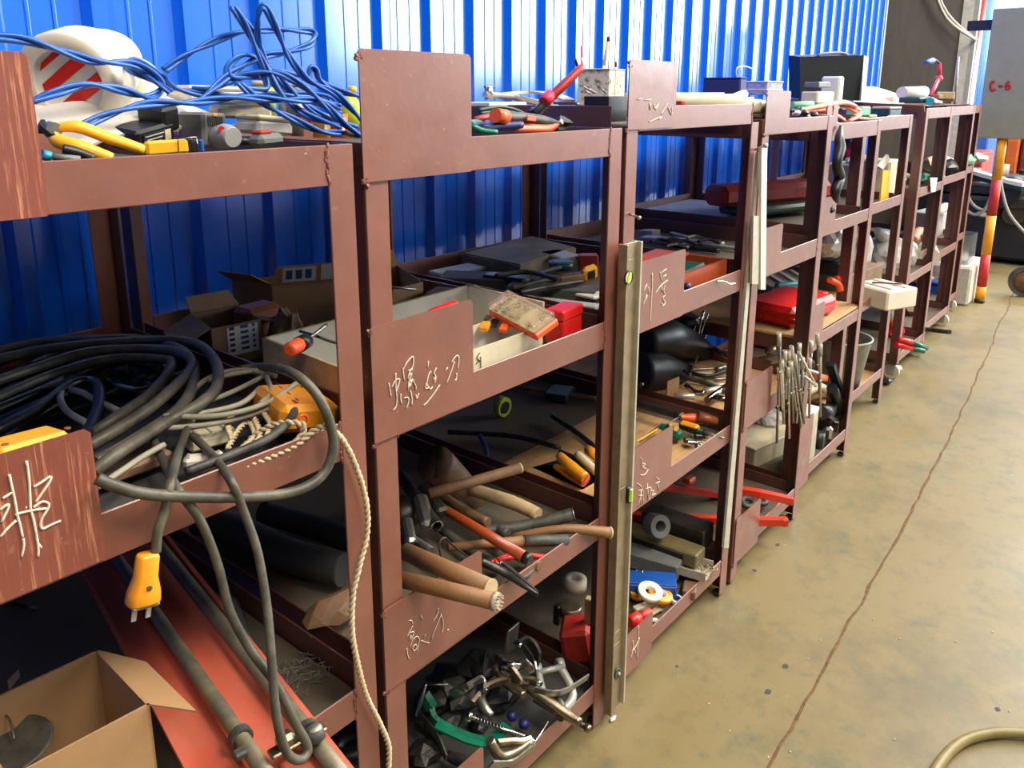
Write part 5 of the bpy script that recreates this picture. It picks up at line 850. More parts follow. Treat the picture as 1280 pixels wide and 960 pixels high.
for i, (x, y) in enumerate(((825, 300), (838, 298), (855, 302), (870, 296), (885, 300), (845, 306))): pipe('steel_tool', 'slim steel tool in the heap behind the wooden box', 'tool', 'steel' if i % 2 else 'dsteel', [S(x-12, y+2, 1.06), S(x, y-1, 1.065), S(x+16, y+4, 1.055)], .006, 8, group='slim steel tools in the heap behind the wooden box')
# ================================================================ RACK 3, THIRD SHELF (upper: z 1.03 board above, sockets & wrenches on z .555)
t = thing('black_jacket', 'big black rubber sheet humped on the fourth rack third shelf, seen past the level', 'sheet', S(840, 470, .56)); mb = MB(); mb.tube([F(800, 430, .48), F(830, 425, .47), F(865, 432, .45), F(905, 455, .40)], [.06, .085, .055, .02], 16, 4); mb.build('hump', 'black', t); MB().tube([F(795, 465, .44), F(825, 466, .42), F(870, 474, .40)], [.07, .075, .04], 14, 4).build('lower_hump', 'black', t)
for i, (a, b) in enumerate((((862, 425), (874, 396)), ((870, 428), (880, 388)), ((874, 422), (885, 392)), ((878, 430), (889, 402)), ((882, 412), (878, 390)))): pipe('steel_pin', 'bright thin steel pin standing in the black heap', 'pin', 'chrome', [F(*a, .45), F(*b, .45)], .0045, 8, 1, group='bright thin steel pins standing in the black heap')
for i, (pp, r_, m_, lab) in enumerate((([(893, 435), (912, 448)], .007, 'chrome', 'short bright rod in front of the blue gap'), ([(843, 495), (868, 496)], .0085, 'alul', 'pale socket extension lying lowest by the rail'), ([(884, 500), (912, 480)], .0095, 'chrome', 'bright wrench crossing the sockets'), ([(858, 482), (868, 490), (880, 492)], .008, 'chrome', 'bright bent socket handle'), ([(880, 490), (900, 486)], .010, 'alul', 'pale socket in the middle of the pile'), ([(895, 462), (912, 458)], .009, 'steel', 'steel socket rail above the pile'), ([(893, 498), (911, 500)], .010, 'chrome', 'bright socket at the right post'), ([(800, 482), (815, 470), (822, 465)], .007, 'steel', 'dull bar left in the dark'), ([(860, 465), (885, 470), (912, 462)], .006, 'dsteel', 'long dark ratchet behind the sockets'), ([(842, 440), (852, 458), (862, 470)], .004, 'dsteel', 'thin dark rod in the middle of the dark heap'), ([(872, 445), (866, 460), (862, 470)], .004, 'steel', 'thin bright rod in the middle of the dark heap'), ([(850, 470), (880, 478), (905, 490)], .008, 'rubber', 'black handle under the bright sockets'))):
    pipe('socket_tool', lab, 'tool', m_, [S(x, y, .60) for x, y in pp], r_*1.2, 10)
block('cardboard_piece', 'pale cardboard square among the sockets', 'card', 'card', frame(S(841, 486, .60), (1, -.1, 0)), (.07, .004, .07), .001)
lump('oily_part', 'shiny black oily part at the top of the heap in the third rack', 'part', 'black', F(856, 402, .5), .05, (1.2, 1, .8), .3, 5); lump('oily_part', 'chrome speckled black part left of the sockets', 'part', 'dsteel', S(822, 474, .59), .025, (1.3, 1, .8), .3, 6)
block('blue_tool_box', 'bright blue box deep behind the thin pins', 'box', 'blue', frame(F(868, 452, .5), (1, 0, 0)), (.05, .03, .05), .004)
for i in range(4): pipe('steel_rod', 'steel rod lying on the fourth rack third shelf', 'rod', ('steel', 'alul')[i % 2], [S(862+6*i, 462+4*i, .58), S(900, 460+7*i, .58), S(932, 455+6*i, .585)], .006, 8, group='steel rods lying behind the pale strip')
# ================================================================ RACK 3, LOWER: screwdrivers on the front of the third shelf
screwdriver('screwdriver', 'green and yellow spotted screwdriver on the pale board', S(800, 551, .60), S(826, 532, .60), S(852, 546, .585), .018, 'green')
t = bpy.data.objects[[o.name for o in bpy.data.objects if o.name.startswith('screwdriver')][-1]]
tt = [o for o in bpy.data.objects if o.get('label') == 'green and yellow spotted screwdriver on the pale board'][0]
for (x, y) in ((838, 531), (845, 537)): MB().cyl(S(x, y, .612), S(x, y-1, .618), .0065, n=10).build('yellow_spot', 'yelo', tt)
t = screwdriver('screwdriver', 'screwdriver with a black and yellow oval handle right of the green one', S(905, 548, .58), S(878, 540, .59), S(850, 529, .60), .017, 'dgreen'); MB().box(frame(S(862, 531, .612), S(880, 537, .6)-S(850, 528, .6)), (.06, .024, .012), .006).build('yellow_oval', 'yelo', t)
t = screwdriver('screwdriver', 'screwdriver with an orange ribbed handle at the back', S(835, 530, .62), S(850, 521, .62), S(896, 526, .60), .015, 'orange'); MB().tube([S(872, 521, .625), S(896, 527, .61)], [.018, .014], 8, 1).build('worn_end', 'brown', t)
for i, (a, b, m_) in enumerate((((855, 550), (880, 553), 'dgreen'), ((868, 545), (893, 548), 'black'), ((870, 558), (878, 560), 'steel'), ((858, 553), (884, 556), 'chrome'), ((880, 541), (895, 543), 'rubber'))): screwdriver('screwdriver', ('dark green slim screwdriver nearest the rail', 'black slim screwdriver behind the dark green one', 'short steel bit on the pale board', 'bright shaft lying on the dark green screwdriver', 'black grip by the third rack right post')[i], S(b[0], b[1], .57), S((a[0]+b[0])/2, (a[1]+b[1])/2, .575), S(*a, .58), .009, m_)
one(MB().bx(.82, 1.40, .02, .42, Z1, Z1+.005, .001), 'plywood_sheet', 'ply', 'pale plywood sheet under the screwdrivers on the third rack', 'board')
pipe('yellow_rod', 'thin yellow rod behind the angled corner of the chalked plate', 'rod', 'yellow', [S(796, 552, .62), S(822, 536, .62)], .0025); block('grey_tool', 'grey tool in shade above the green screwdriver', 'tool', 'dsteel', frame(S(825, 512, .62), S(860, 520, .62)-S(820, 508, .62)), (.16, .03, .02), .005)
# ================================================================ RACK 3, BOTTOM SHELF
t = thing('bolt_cutter_arm', 'x', 'x', (0, 0, 0)); bpy.data.objects.remove(t)
t = thing('bolt_cutter', 'big red bolt cutter with both handles sticking out of the fourth rack', 'bolt cutter', F(800, 640, .1))
for i, (a, b, c) in enumerate(((F(905, 610, .18), F(950, 617, .06), F(990, 626, -.03)), (F(790, 645, .35), F(900, 650, .12), F(984, 652, -.06)))):
    d = (c-a).normalized(); MB().strap([a, b, c], .027, .024, (0, 0, 1), 2).build('handle', 'cutter', t); MB().cyl(c-d*.012+Vector((0, 0, .013)), c-d*.012-Vector((0, 0, .013)), .0135, n=16).build('rounded_end', 'cutter', t); MB().cyl(c-d*.022+Vector((0, -.0112, 0)), c-d*.022+Vector((0, -.014, 0)), .006, n=12).build('end_hole', 'black', t)
t = thing('pipe_wrench', 'red pipe wrench lying in the dark above the bolt cutter', 'wrench', S(850, 620, .2)); MB().strap([F(800, 607, .35), F(860, 612, .28), F(905, 620, .22)], .028, .02).build('handle', 'redd', t); MB().box(frame(F(862, 600, .28), (1, 0, 0)), (.05, .03, .02), .005).build('jaw', 'orange', t)
for k in range(2): one(MB().tube([F(935+k*15, 628-k*3, .08)+Vector((.028*math.cos(a*.7854), .02*math.sin(a*.7854), .006*math.sin(a*.7854))) for a in range(8)], .010, 8, 2, closed=True), 'black_ring', 'rubber', ('black rubber ring between the red handles, left one', 'black rubber ring between the red handles, right one')[k], 'ring')
t = thing('grease_tin', 'dark open grey tin standing in shade at the left of the bottom shelf', 'tin', S(815, 668, .2)); c = S(815, 655, .25); d = Vector((-.4, -.8, .3)).normalized(); MB().ring(frame(c, d) @ Matrix.Rotation(math.pi/2, 4, 'Y'), .036, .018, .05, 24).build('tin', 'grey', t)
t = thing('long_tool_case', 'olive long metal case at the back of the bottom shelf', 'case', S(838, 680, .2)); bx = frame(S(828, 680, .18), S(866, 694, .19)-S(805, 672, .19)); m_ = mat('olive_case', (112, 102, 66), .5, .1, .3, 14, .2); MB().box(bx, (.26, .07, .045), .004).build('body', m_, t); MB().box(bx @ TR((0, -.036, 0)), (.18, .002, .022), .001).build('opening', 'black', t)
block('dark_case', 'dark metal case behind the olive one', 'case', 'dsteel', frame(S(846, 658, .2), S(890, 675, .2)-S(830, 655, .2)), (.22, .08, .07), .004)
t = thing('screw_tray', 'dusty open tray full of rings and screws', 'tray', S(850, 705, .15)); A, B, Cc = S(800, 702, .14), S(868, 722, .14), S(812, 690, .14); bx = frame((B+Cc)/2, B-A); MB().box(bx, (.24, .08, .006), .001).build('bottom', 'dwhite', t)
for s_ in (-1, 1): MB().box(bx @ TR((0, s_*.04, .014)), (.24, .003, .028), .001).build('side', 'dwhite', t)
mb = MB(); q = random.Random(2)
for k in range(46):
    p = bx @ Vector((q.uniform(-.11, .13), q.uniform(-.035, .035), .010)); rr = q.uniform(.005, .009); ax_ = Vector((q.uniform(-1, 1), q.uniform(-1, 1), 1)); a_, s_, u_ = basis(ax_)
    mb.tube([p+s_*rr*math.cos(j*1.047)+u_*rr*math.sin(j*1.047) for j in range(6)], .0014, 4, 2, closed=True)
o = mb.build('rings', 'bronze', t); o['kind'] = 'stuff'
t = thing('screw_heap', 'heap of loose screws and rings in brown dust near the third rack right post', 'screws', S(872, 715, .12)); MB().blob(S(872, 716, .118), .055, .15, 4, 3, (1, .8, .28)).build('dust_heap', 'dirt', t); mb = MB()
for k in range(60):
    a0 = q.uniform(0, 6.28); rr0 = .05*math.sqrt(q.random()); p = S(872, 712, .125)+Vector((rr0*math.cos(a0), rr0*math.sin(a0)*.8, .014*(1-rr0/.05)+.004)); mb.cyl(p, p+Vector([q.uniform(-.012, .012), q.uniform(-.012, .012), q.uniform(-.002, .006)]), .0016, n=5)
o = mb.build('screws', 'steel', t); o['kind'] = 'stuff'
block('navy_case', 'flat dark blue-grey box behind the bright blue one', 'box', 'grey', frame(S(812, 700, .15), S(852, 722, .16)-S(795, 705, .16)), (.20, .07, .05), .003)
t = thing('blue_box', 'bright blue plastic box on the bottom shelf', 'box', S(825, 730, Z0)); A = S(796, 738, .13); B = S(856, 742, .13); bx = frame((A+B)/2+Vector((0, .03, .005)), B-A); MB().box(bx, ((B-A).length, .07, .055), .005).build('body', 'blue', t); MB().box(bx @ TR((0, 0, .029)), ((B-A).length*.98, .068, .004), .001).build('lid', 'blue', t)
pipe('steel_ring', 'bright wire ring standing behind the blue box', 'ring', 'chrome', [S(793, 716, .16), S(798, 711, .17), S(803, 714, .17), S(802, 719, .16)], .0018)
t = tape_roll('tape_roll', 'white tape roll leaning on the orange one', S(812, 742, .155), (-.1, -.25, 1), .036, .016, .014, 'tape', 'white'); 
t = tape_roll('tape_roll', 'orange tape roll with a white face', S(824, 747, .135), (.1, -.25, 1), .036, .018, .018, 'yelo', 'white'); 
t = tape_roll('tape_roll', 'small blue-cored white tape ring on the front edge', S(845, 752, .112), (.05, -.2, 1), .020, .013, .012, 'white', 'navy')
t = tape_roll('tape_roll', 'yellow tape edge against the spirit level', S(796, 745, .12), (0, -.2, 1), .022, .01, .015, 'yelo', 'cream')
t = thing('lighter', 'red torch lighter beside the spirit level, bottom shelf', 'torch', S(795, 775, .14)); MB().tube([S(786, 778, .15), S(798, 772, .15)], .018, 14, 1).build('body', 'red', t); MB().cyl(S(798, 772, .15), S(812, 765, .15), .013, n=12).build('brown_end', 'redd', t)
for i, (x, y, z_, s, m_) in enumerate(((805, 757, .125, (.07, .02, .012), 'cream'), (818, 764, .115, (.05, .02, .01), 'woodp'), (830, 758, .112, (.05, .015, .01), 'dwhite'), (815, 752, .12, (.06, .015, .01), 'cream'), (862, 738, .115, (.06, .04, .03), 'woodd'), (818, 775, .112, (.015, .02, .008), 'paper'))): block('wood_scrap', ('cream stick under the orange tape roll', 'pale wood chip near the brown torch end', 'dusty white chip by the blue-cored ring', 'second cream stick under the white roll', 'brown wooden wedge right of the blue box', 'small white scrap by the rail')[i], 'scrap', m_, frame(S(x, y, z_), (1, -.4+.2*i, 0)), s, .003)
# ================================================================ RACK 4
t = thing('tool_roll', 'mint green cloth roll on the fourth rack top', 'cloth', F(1000, 132, .2)); MB().tube([F(990, 131, .25), F(1015, 130, .22)], .012, 10, 1).build('roll', 'mint', t)
for i, pp in enumerate(([(998, 138), (1030, 132), (1055, 128), (1070, 133)], [(1010, 142), (1035, 140), (1055, 150)], [(1052, 132), (1075, 138), (1068, 146)])):
    t = pliers('coral_pliers', ('coral-handled cutter lying rightwards on the fourth rack top', 'orange-handled cutter in front of the coral one', 'coral-handled cutter at the fifth rack corner')[i], F(pp[0][0]-8, pp[0][1]+2, .1), F(*pp[0], .1), [F(x, y, .08) for x, y in pp[1:]], [F(pp[1][0], pp[1][1]+5, .08), F(pp[2][0]-8, pp[2][1]+6, .07)], .011, 'coral', jw=1.4)
for i, (x, y, m_, r_) in enumerate(((996, 141, 'white', .012), (1006, 141, 'dsteel', .014), (1018, 143, 'dsteel', .013), (990, 138, 'black', .010))): lump('small_part', ('white cap right of the fourth top plate', 'dark nut in front of the coral cutter', 'second dark nut in front of the coral cutter', 'black knob hidden behind the fourth top plate')[i], 'part', m_, F(x, y, .05), r_, (1.2, 1, .8), .15, i)
t = thing('red_tool_case', 'long dull red plastic case on the fifth rack second shelf', 'case', S(960, 240, 1.12)); bx = frame(F(962, 240, .42), (1, -.42, 0)); MB().box(bx, (.62, .14, .085), .022).build('body', 'redd', t)
t = thing('green_tool_case', 'dark green plastic case under the red one', 'case', S(970, 258, 1.08)); bx = frame(F(962, 259, .38), (1, -.35, 0)); MB().box(bx, (.44, .16, .035), .012).build('body', 'dgreen', t)
block('grey_board', 'pale grey board lying in the fifth rack second shelf', 'board', 'cloth', frame((2.42, .66, 1.082), (1, 0, 0)), (.58, .40, .010), .001)
# fourth rack third level: shelf at .55: tool cases
t = thing('teal_case', 'dark case with bright teal latch corner behind the red case', 'case', S(960, 365, .65)); bx = frame(F(978, 364, .40), (1, -.5, .0), (0, -.25, 1)); MB().box(bx @ TR((-.05, 0, 0)), (.34, .20, .08), .012).build('body', 'dteal', t); MB().box(frame(F(986, 360, .34), (1, -.5, 0)), (.15, .03, .055), .008).build('latch', 'teal', t); MB().box(bx @ TR((-.02, .0, .05)), (.24, .16, .03), .006).build('inner_tools', 'dwhite', t)
for k in range(3): MB().box(bx @ TR((-.06+.07*k, 0, .07)), (.02, .13, .008), .002).build('white_tool', 'white', t)
t = thing('red_case', 'bright red plastic tool case on the plywood shelf', 'case', S(1000, 395, .62)); A, B = F(957, 392, .12), F(1040, 390, .05); bx = frame((2.36, .22, .742), (1, -.12, 0)); MB().box(bx, (.36, .24, .080), .02).build('body', 'red', t); MB().box(bx @ TR((.16, -.02, .02)), (.05, .13, .045), .01).build('carry_bar', 'red', t); MB().box(bx @ TR((0, 0, .0)), (.363, .243, .004), .001).build('seam', 'redd', t)
one(MB().bx(2.112, 2.756, .056, .80, .686, .698, .002), 'plywood_board', 'ply', 'plywood board on the fifth rack third shelf carrying the red case', 'board')
t = thing('cloth_bag', 'grey-blue rag lump low in the fourth rack', 'rag', F(965, 520, .15)); MB().blob(F(962, 524, .30), .055, .15, 8, 3, (1.2, 1, .8)).build('rag', 'cloth', t)
t = thing('camera_case', 'black round lens-like part beside the grey rag', 'part', F(982, 532, .12)); MB().cyl(F(980, 531, .28), F(990, 535, .25), .026, n=16).build('barrel', 'black', t)
for i, (x, y, w_, h_, m_, lab, Y) in enumerate(((950, 566, .32, .17, 'cream', 'cream cardboard box at the bottom of the fifth rack, nearer one', .20), (958, 545, .28, .13, 'dwhite', 'grey-white wrapped box behind the nearer cream box', .42))):
    t = thing('carton', lab, 'box', F(x, y+20, Y)); bx = frame(F(x, y, Y+.08), (1, -.2, 0)); MB().box(bx, (w_, .16, h_), .004).build('body', m_, t); MB().box(bx @ TR((0, 0, h_/2)), (w_*1.01, .162, .012), .003).build('lid', 'white' if i else 'cream', t)
t = thing('carton', 'white box behind the lowest plate of the fifth rack', 'box', (2.31, .11, .10)); MB().bx(2.25, 2.37, .062, .15, .0995, .33, .004).build('body', 'dwhite', t); MB().bx(2.248, 2.372, .060, .152, .33, .348, .004).build('lid', 'white', t)
# hanging F-clamps bunch
q = random.Random(12)
for i in range(16):
    x0 = 974+5.2*(i % 11)+q.uniform(-2, 2); y0 = 415+q.uniform(0, 35)+(22 if i < 4 else 0); L_ = q.uniform(70, 105); tl = q.uniform(-4, 4)+ (12 if i > 12 else 0); Y = -.012-.006*(i % 4)
    a, b = F(x0, y0, Y), F(x0+tl, y0+L_, Y)
    t = thing('threaded_clamp', 'slim bright clamp rod hanging in the bunch on the fourth rack', 'clamp', b, 'bright clamp rods hung in a bunch on the fourth rack'); MB().cyl(a, b, .0046, n=8).build('rod', ('steel', 'alul', 'chrome')[i % 3], t)
    MB().cyl(a, a+(b-a)*.16, .0075, n=8).build('grip', 'alul', t); mid = a+(b-a)*.5; MB().cyl(mid-Vector((.012, 0, 0)), mid+Vector((.012, 0, 0)), .004, n=6).build('cross_bar', 'steel', t)
for i, (a, b) in enumerate((((1008, 462), (1022, 466)), ((1005, 470), (1020, 482)), ((998, 440), (1020, 483)))): pipe('clamp_rod', 'bright clamp rod sticking out sideways of the bunch', 'clamp', 'alul', [F(*a, -.03), F(*b, -.035)], .005, 8, 1, group='clamp rods sticking out sideways of the bunch')
for i in range(7): pipe('steel_rod', 'steel clamp rod lying on the third shelf of the fourth rack', 'clamp', ('steel', 'alul', 'chrome')[i % 3], [F(938+3*i, 450+9*i, .25), F(985, 442+7*i, .08)], .006, 8, 1, group='clamp rods lying on the fourth rack shelf')
one(MB().cyl(F(958, 440, .18), F(972, 436, .14), .014, n=14), 'brass_socket', 'bronze', 'brass coloured socket end over the lying clamp rods', 'socket')
# ================================================================ RACKS 5 AND 6
t = thing('black_rag', 'long black rag tied on the fifth rack left post, hanging down', 'rag', F(1047, 262, .01)); MB().tube([F(1051, 158, .035), F(1049, 172, .02), F(1050, 185, .01), F(1046, 205, .005), F(1050, 222, .008), F(1044, 240, .008), F(1047, 252, .008)], [.006, .016, .02, .017, .02, .018, .008], 9, 4).build('cloth', 'black', t); MB().blob(F(1041, 262, .01), .018, .25, 3, 2, (1, .5, .7)).build('tip', 'black', t)
for i, (x, y, s, m_, lab, Y) in enumerate(((1073, 139, (.08, .07, .04), 'mint', 'mint green cloth bundle on the fifth rack top', .12), (1108, 141, (.13, .09, .035), 'dteal', 'dark case with a pale lid on the sixth rack top', .22), (1085, 145, (.07, .05, .012), 'lime', 'small olive packet beside the mint bundle', .10), (1120, 146, (.09, .05, .015), 'paper', 'white paper pad on the sixth rack rail', .14))):
    t = thing('bundle', lab, 'bundle', F(x, y, Y)); bx = frame(F(x, y, Y+.03), (1, -.15, 0)); MB().box(bx, s, .006).build('body', m_, t)
    if i == 1: MB().box(bx @ TR((0, 0, .024)), (.132, .092, .012), .004).build('lid', 'dwhite', t)
pipe('brown_strip', 'brown leather strip between the coral handles and the green bundle', 'strip', 'brown', [F(1062, 148, .08), F(1085, 149, .08)], .008)
# second shelves
t = thing('clear_bin', 'pale translucent bin with clutter on top in the sixth rack', 'bin', S(1078, 245, 1.06)); bx = frame(F(1074, 226, .42), (1, -.15, 0)); MB().box(bx, (.30, .22, .20), .01).build('body', 'cream', t); 
for k in range(4): MB().blob(bx @ Vector((-.11+.07*k, 0, .11)), .028, .3, k, 2).build('contents', ('paper', 'dsteel', 'cloth', 'dwhite')[k], t)
t = thing('clear_bin', 'second translucent bin with a white flap in the sixth rack', 'bin', S(1098, 240, 1.06)); bx = frame(F(1099, 222, .28), (1, -.15, 0)); MB().box(bx, (.14, .16, .19), .01).build('body', 'cream', t); MB().prism([F(1098, 208, .2), F(1110, 193, .2), F(1113, 200, .2), F(1104, 212, .2)], (0, 1, 0), .01).build('flap', 'paper', t)
one(MB().prism([F(1104, 213, .17), F(1113, 213, .17), F(1110, 255, .17), F(1100, 258, .17)], (0, 1, 0), .008), 'lime_carton', 'yellow', 'narrow yellow and lime carton upright in the sixth rack', 'carton')
t = thing('red_tool', 'red hanging tool behind the black rag', 'tool', F(1066, 200, .6)); MB().tube([F(1069, 178, .6), F(1064, 192, .6), F(1067, 208, .6)], [.02, .04, .02], 8, 3).build('body', 'red', t)
for k in range(6): lump('small_part', ('grey fitting by the clear bin', 'dark fitting on the sixth rack rail', 'white scrap on the sixth rack rail', 'grey nut behind the sixth rack rail', 'dark lump behind the lime carton', 'pale scrap near the seventh rack post')[k], 'part', ('lgrey', 'black', 'paper', 'steel', 'black', 'dwhite')[k], S(1118+3*k, 226-2*k+4*(k % 2), 1.09), .025, (1, 1, .7), .25, k)
# third shelves
def bag(lab, c, r, sc_, seed, knot=None):
    t = thing('plastic_bag', lab, 'bag', Vector(c)-Vector((0, 0, r*sc_[2]))); MB().blob(c, r, .13, seed, 3, sc_).build('bag', 'bag', t)
    if knot: MB().tube([Vector(c)+Vector((0, 0, r*sc_[2]*.8)), Vector(knot)], [r*.35, r*.12], 8, 2).build('twisted_top', 'bag', t)
bag('white plastic bag hanging low over the brown carton, fifth rack', F(1042, 298, .30), .13, (1.2, .6, .65), 2); bag('white plastic bag bulging between fifth and sixth rack', F(1072, 315, .38), .12, (.8, .6, 1.1), 3)
bag('big white plastic bag with a peaked top in the sixth rack', F(1106, 322, .42), .17, (1, .8, .85), 4, F(1096, 288, .42)); bag('round white bag against the seventh rack post', F(1127, 322, .35), .12, (.8, .8, 1), 6); bag('round cream bag inside the seventh rack', F(1145, 318, .42), .14, (1, .8, 1), 7)
block('brown_carton', 'brown carton behind the white bags, fifth rack', 'carton', 'card2', frame(F(1047, 350, .40), (1, -.1, 0)), (.40, .30, .16), .004)
block('dark_carton', 'dark open case above the brown carton, fifth rack', 'case', 'black', frame(F(1040, 332, .32), (1, -.1, 0)), (.18, .16, .08), .01)
t = thing('red_clamp', 'small red plastic clamp with a round head, fifth rack', 'clamp', F(1046, 362, .16)); MB().tube([F(1037, 350, .18), F(1048, 355, .16), F(1051, 364, .15)], .014, 8, 3).build('arm', 'orange', t); MB().blob(F(1047, 349, .17), .018, .1, 1, 2).build('head', 'red', t)
t = thing('foam_box', 'white polystyrene box sticking out of the sixth rack', 'box', F(1105, 380, .0)); a, b, c_, d_ = F(1081, 352, .26), F(1130, 352, .10), F(1114, 384, -.06), F(1081, 380, .10); bx = frame(F(1104, 368, .10), (.9, -.42, 0)); MB().box(bx, (.20, .22, .095), .008).build('block', 'tape', t)
for k in range(2): MB().box(bx @ TR((-.05+.09*k, 0, .050)), (.022, .19, .010), .003).build('rib', 'white', t)
MB().cyl(bx @ Vector((-.06, .02, .060)), bx @ Vector((.05, -.06, .060)), .004, n=6).build('dark_pin', 'dsteel', t)
# base shelves
t = thing('zinc_bucket', 'grey galvanised bucket on the sixth rack lowest shelf', 'bucket', (3.10, .30, .163)); c = Vector((3.16, .24, .163)); tp = S(1082, 425, .43); 
MB().lathe(Matrix.Translation(c), [(0, 0), (.095, 0), (.135, .25), (.142, .254), (.142, .262), (.132, .262), (.128, .25), (.090, .01), (0, .01)], 32).build('body', 'zinc', t); MB().lathe(Matrix.Translation(c+Vector((0, 0, .215))), [(0, 0), (.124, 0)], 28).build('contents', 'dirt', t)
MB().tube([c+Vector((-.14, 0, .25)), c+Vector((-.10, -.02, .31)), c+Vector((0, -.03, .33)), c+Vector((.10, -.02, .31)), c+Vector((.14, 0, .25))], .004, 6, 4).build('handle', 'steel', t)
t = thing('glue_gun', 'black hand tool standing on the fifth rack lowest shelf', 'tool', F(1050, 520, .10)); MB().strap([F(1038, 455, .10), F(1047, 482, .10), F(1054, 500, .10)], .035, .02).build('handle', 'black', t); MB().tube([F(1040, 485, .10), F(1046, 500, .10), F(1050, 522, .10)], .024, 10, 2).build('body', 'black', t); MB().cyl(F(1026, 516, .10), F(1040, 512, .12), .03, n=16).build('disc', 'black', t); MB().strap([F(1030, 516, .09), F(1042, 524, .09), F(1052, 518, .09)], .02, .014).build('arm', 'black', t)
t = thing('chrome_clamp', 'chrome and black clamp on the rail under the black hand tool', 'clamp', F(1033, 555, .08)); MB().cyl(F(1022, 560, .07), F(1025, 540, .07), .022, n=12).build('black_end', 'black', t); MB().box(frame(F(1034, 545, .08), (1, .2, 0)), (.04, .04, .09), .012).build('jaw', 'chrome', t); MB().cyl(F(1036, 530, .09), F(1044, 505, .1), .012, n=10).build('stem', 'black', t)
t = thing('leather_bag', 'brown leather pouch with a yellowish cover behind the hand tool', 'bag', F(1022, 520, .3)); MB().box(frame(F(1022, 503, .3), (1, 0, 0)), (.17, .12, .16), .03).build('pouch', 'brown', t); MB().tube([F(1008, 492, .22), F(1024, 483, .22), F(1037, 492, .22)], .02, 8, 3).build('cover', 'cream', t); MB().cyl(F(1018, 470, .25), F(1032, 473, .25), .018, n=10).build('tube', 'coral', t)
for i, (x, y, m_, lab, r_) in enumerate(((1018, 460, 'cloth', 'grey rag lump above the leather pouch', .05), (1040, 445, 'black', 'black motor lump deep in the fifth rack', .06), (1060, 470, 'card2', 'brown lump deep in the fifth rack', .05))): lump('lump', lab, 'part', m_, F(x, y, .4), r_, (1.2, 1, .8), .2, i)
t = thing('red_shears', 'red-handled shears with green ends resting on the seventh rack base', 'shears', S(1140, 435, .15))
for (a, b, c_) in (((1122, 424), (1140, 428), (1158, 435)), ((1120, 431), (1140, 435), (1155, 439))): MB().tube([F(*a, .14), F(*b, .08)], .016, 8, 1).build('red_grip', 'red', t); MB().tube([F(*b, .08), F(*c_, .03)], .014, 8, 1).build('green_end', 'green', t)
t = thing('red_cloth', 'red cloth bundle at the bottom of the seventh rack', 'cloth', F(1118, 420, .3)); MB().blob(F(1118, 415, .32), .09, .2, 2, 3, (.8, .6, 1)).build('bundle', 'red', t); MB().blob(F(1135, 422, .30), .07, .2, 3, 2, (1.2, .6, .5)).build('pink_fold', 'coral', t); MB().blob(F(1116, 398, .34), .05, .15, 3, 2, (.7, .6, 1)).build('white_fold', 'paper', t)
t = thing('blue_crate', 'blue plastic crate low in the seventh and eighth rack', 'crate', F(1162, 375, .45)); bx = frame(F(1162, 362, .48), (1, -.1, 0)); MB().box(bx, (.42, .3, .20), .02).build('body', 'blue', t); MB().box(bx @ TR((0, 0, .10)), (.44, .32, .02), .006).build('rim', 'blue', t)
for i, (x, y, m_, lab, sx) in enumerate(((1140, 393, 'zinc', 'grey metal lump below the blue crate', .3), (1150, 345, 'woodp', 'pale wood offcuts over the blue crate', .2), (1178, 350, 'card2', 'brown sack behind the eighth rack post', .25), (1135, 385, 'woodd', 'brown offcut at the seventh rack base', .2))): lump('scrap_pile', lab, 'scrap', m_, F(x, y, .40), .09, (sx*5, 1, .5), .25, i)
pipe('dark_bar', 'dark steel bar sticking out of the eighth rack toward the aisle', 'bar', 'dsteel', [F(1150, 411, .22), F(1187, 415, .02)], .014)
for i, (x, y, m_, lab, r_) in enumerate(((1152, 224, 'green', 'green and grey lump on the seventh rack second shelf', .07), (1172, 222, 'lgrey', 'grey lump on the seventh rack second rail', .06), (1185, 208, 'dsteel', 'dark lump behind the eighth rack second rail', .08), (1165, 205, 'woodp', 'pale strip pile behind the seventh rack second rail', .07), (1208, 200, 'mint', 'green thing on the ninth rack second shelf', .07))): lump('machine_part', lab, 'part', m_, F(x, y, .3), r_, (1.4, .8, .6), .25, i)
one(MB().prism([F(1163, 222, .15), F(1172, 222, .15), F(1169, 240, .15), F(1164, 240, .15)], (0, 1, 0), .004), 'paper_slip', 'paper', 'white paper slip hanging over the seventh rack second rail', 'paper')
t = thing('white_box', 'white box with a roll on top in the eighth rack', 'box', F(1162, 290, .5)); MB().box(frame(F(1163, 278, .5), (1, -.1, 0)), (.34, .2, .17), .008).build('body', 'cloth', t); MB().cyl(F(1168, 265, .4), F(1182, 259, .4), .035, n=14).build('roll', 'tape', t)
t = thing('pipe_elbow', 'orange-brown pipe elbow in the seventh rack', 'pipe', F(1150, 310, .35)); MB().tube([F(1141, 300, .35), F(1147, 290, .35), F(1156, 292, .35), F(1157, 306, .35)], .03, 10, 4).build('elbow', 'coral', t)
one(MB().cyl(F(1158, 312, .25), F(1162, 322, .2), .06, n=16), 'white_roll', 'tape', 'white roll on the seventh rack third rail', 'roll')
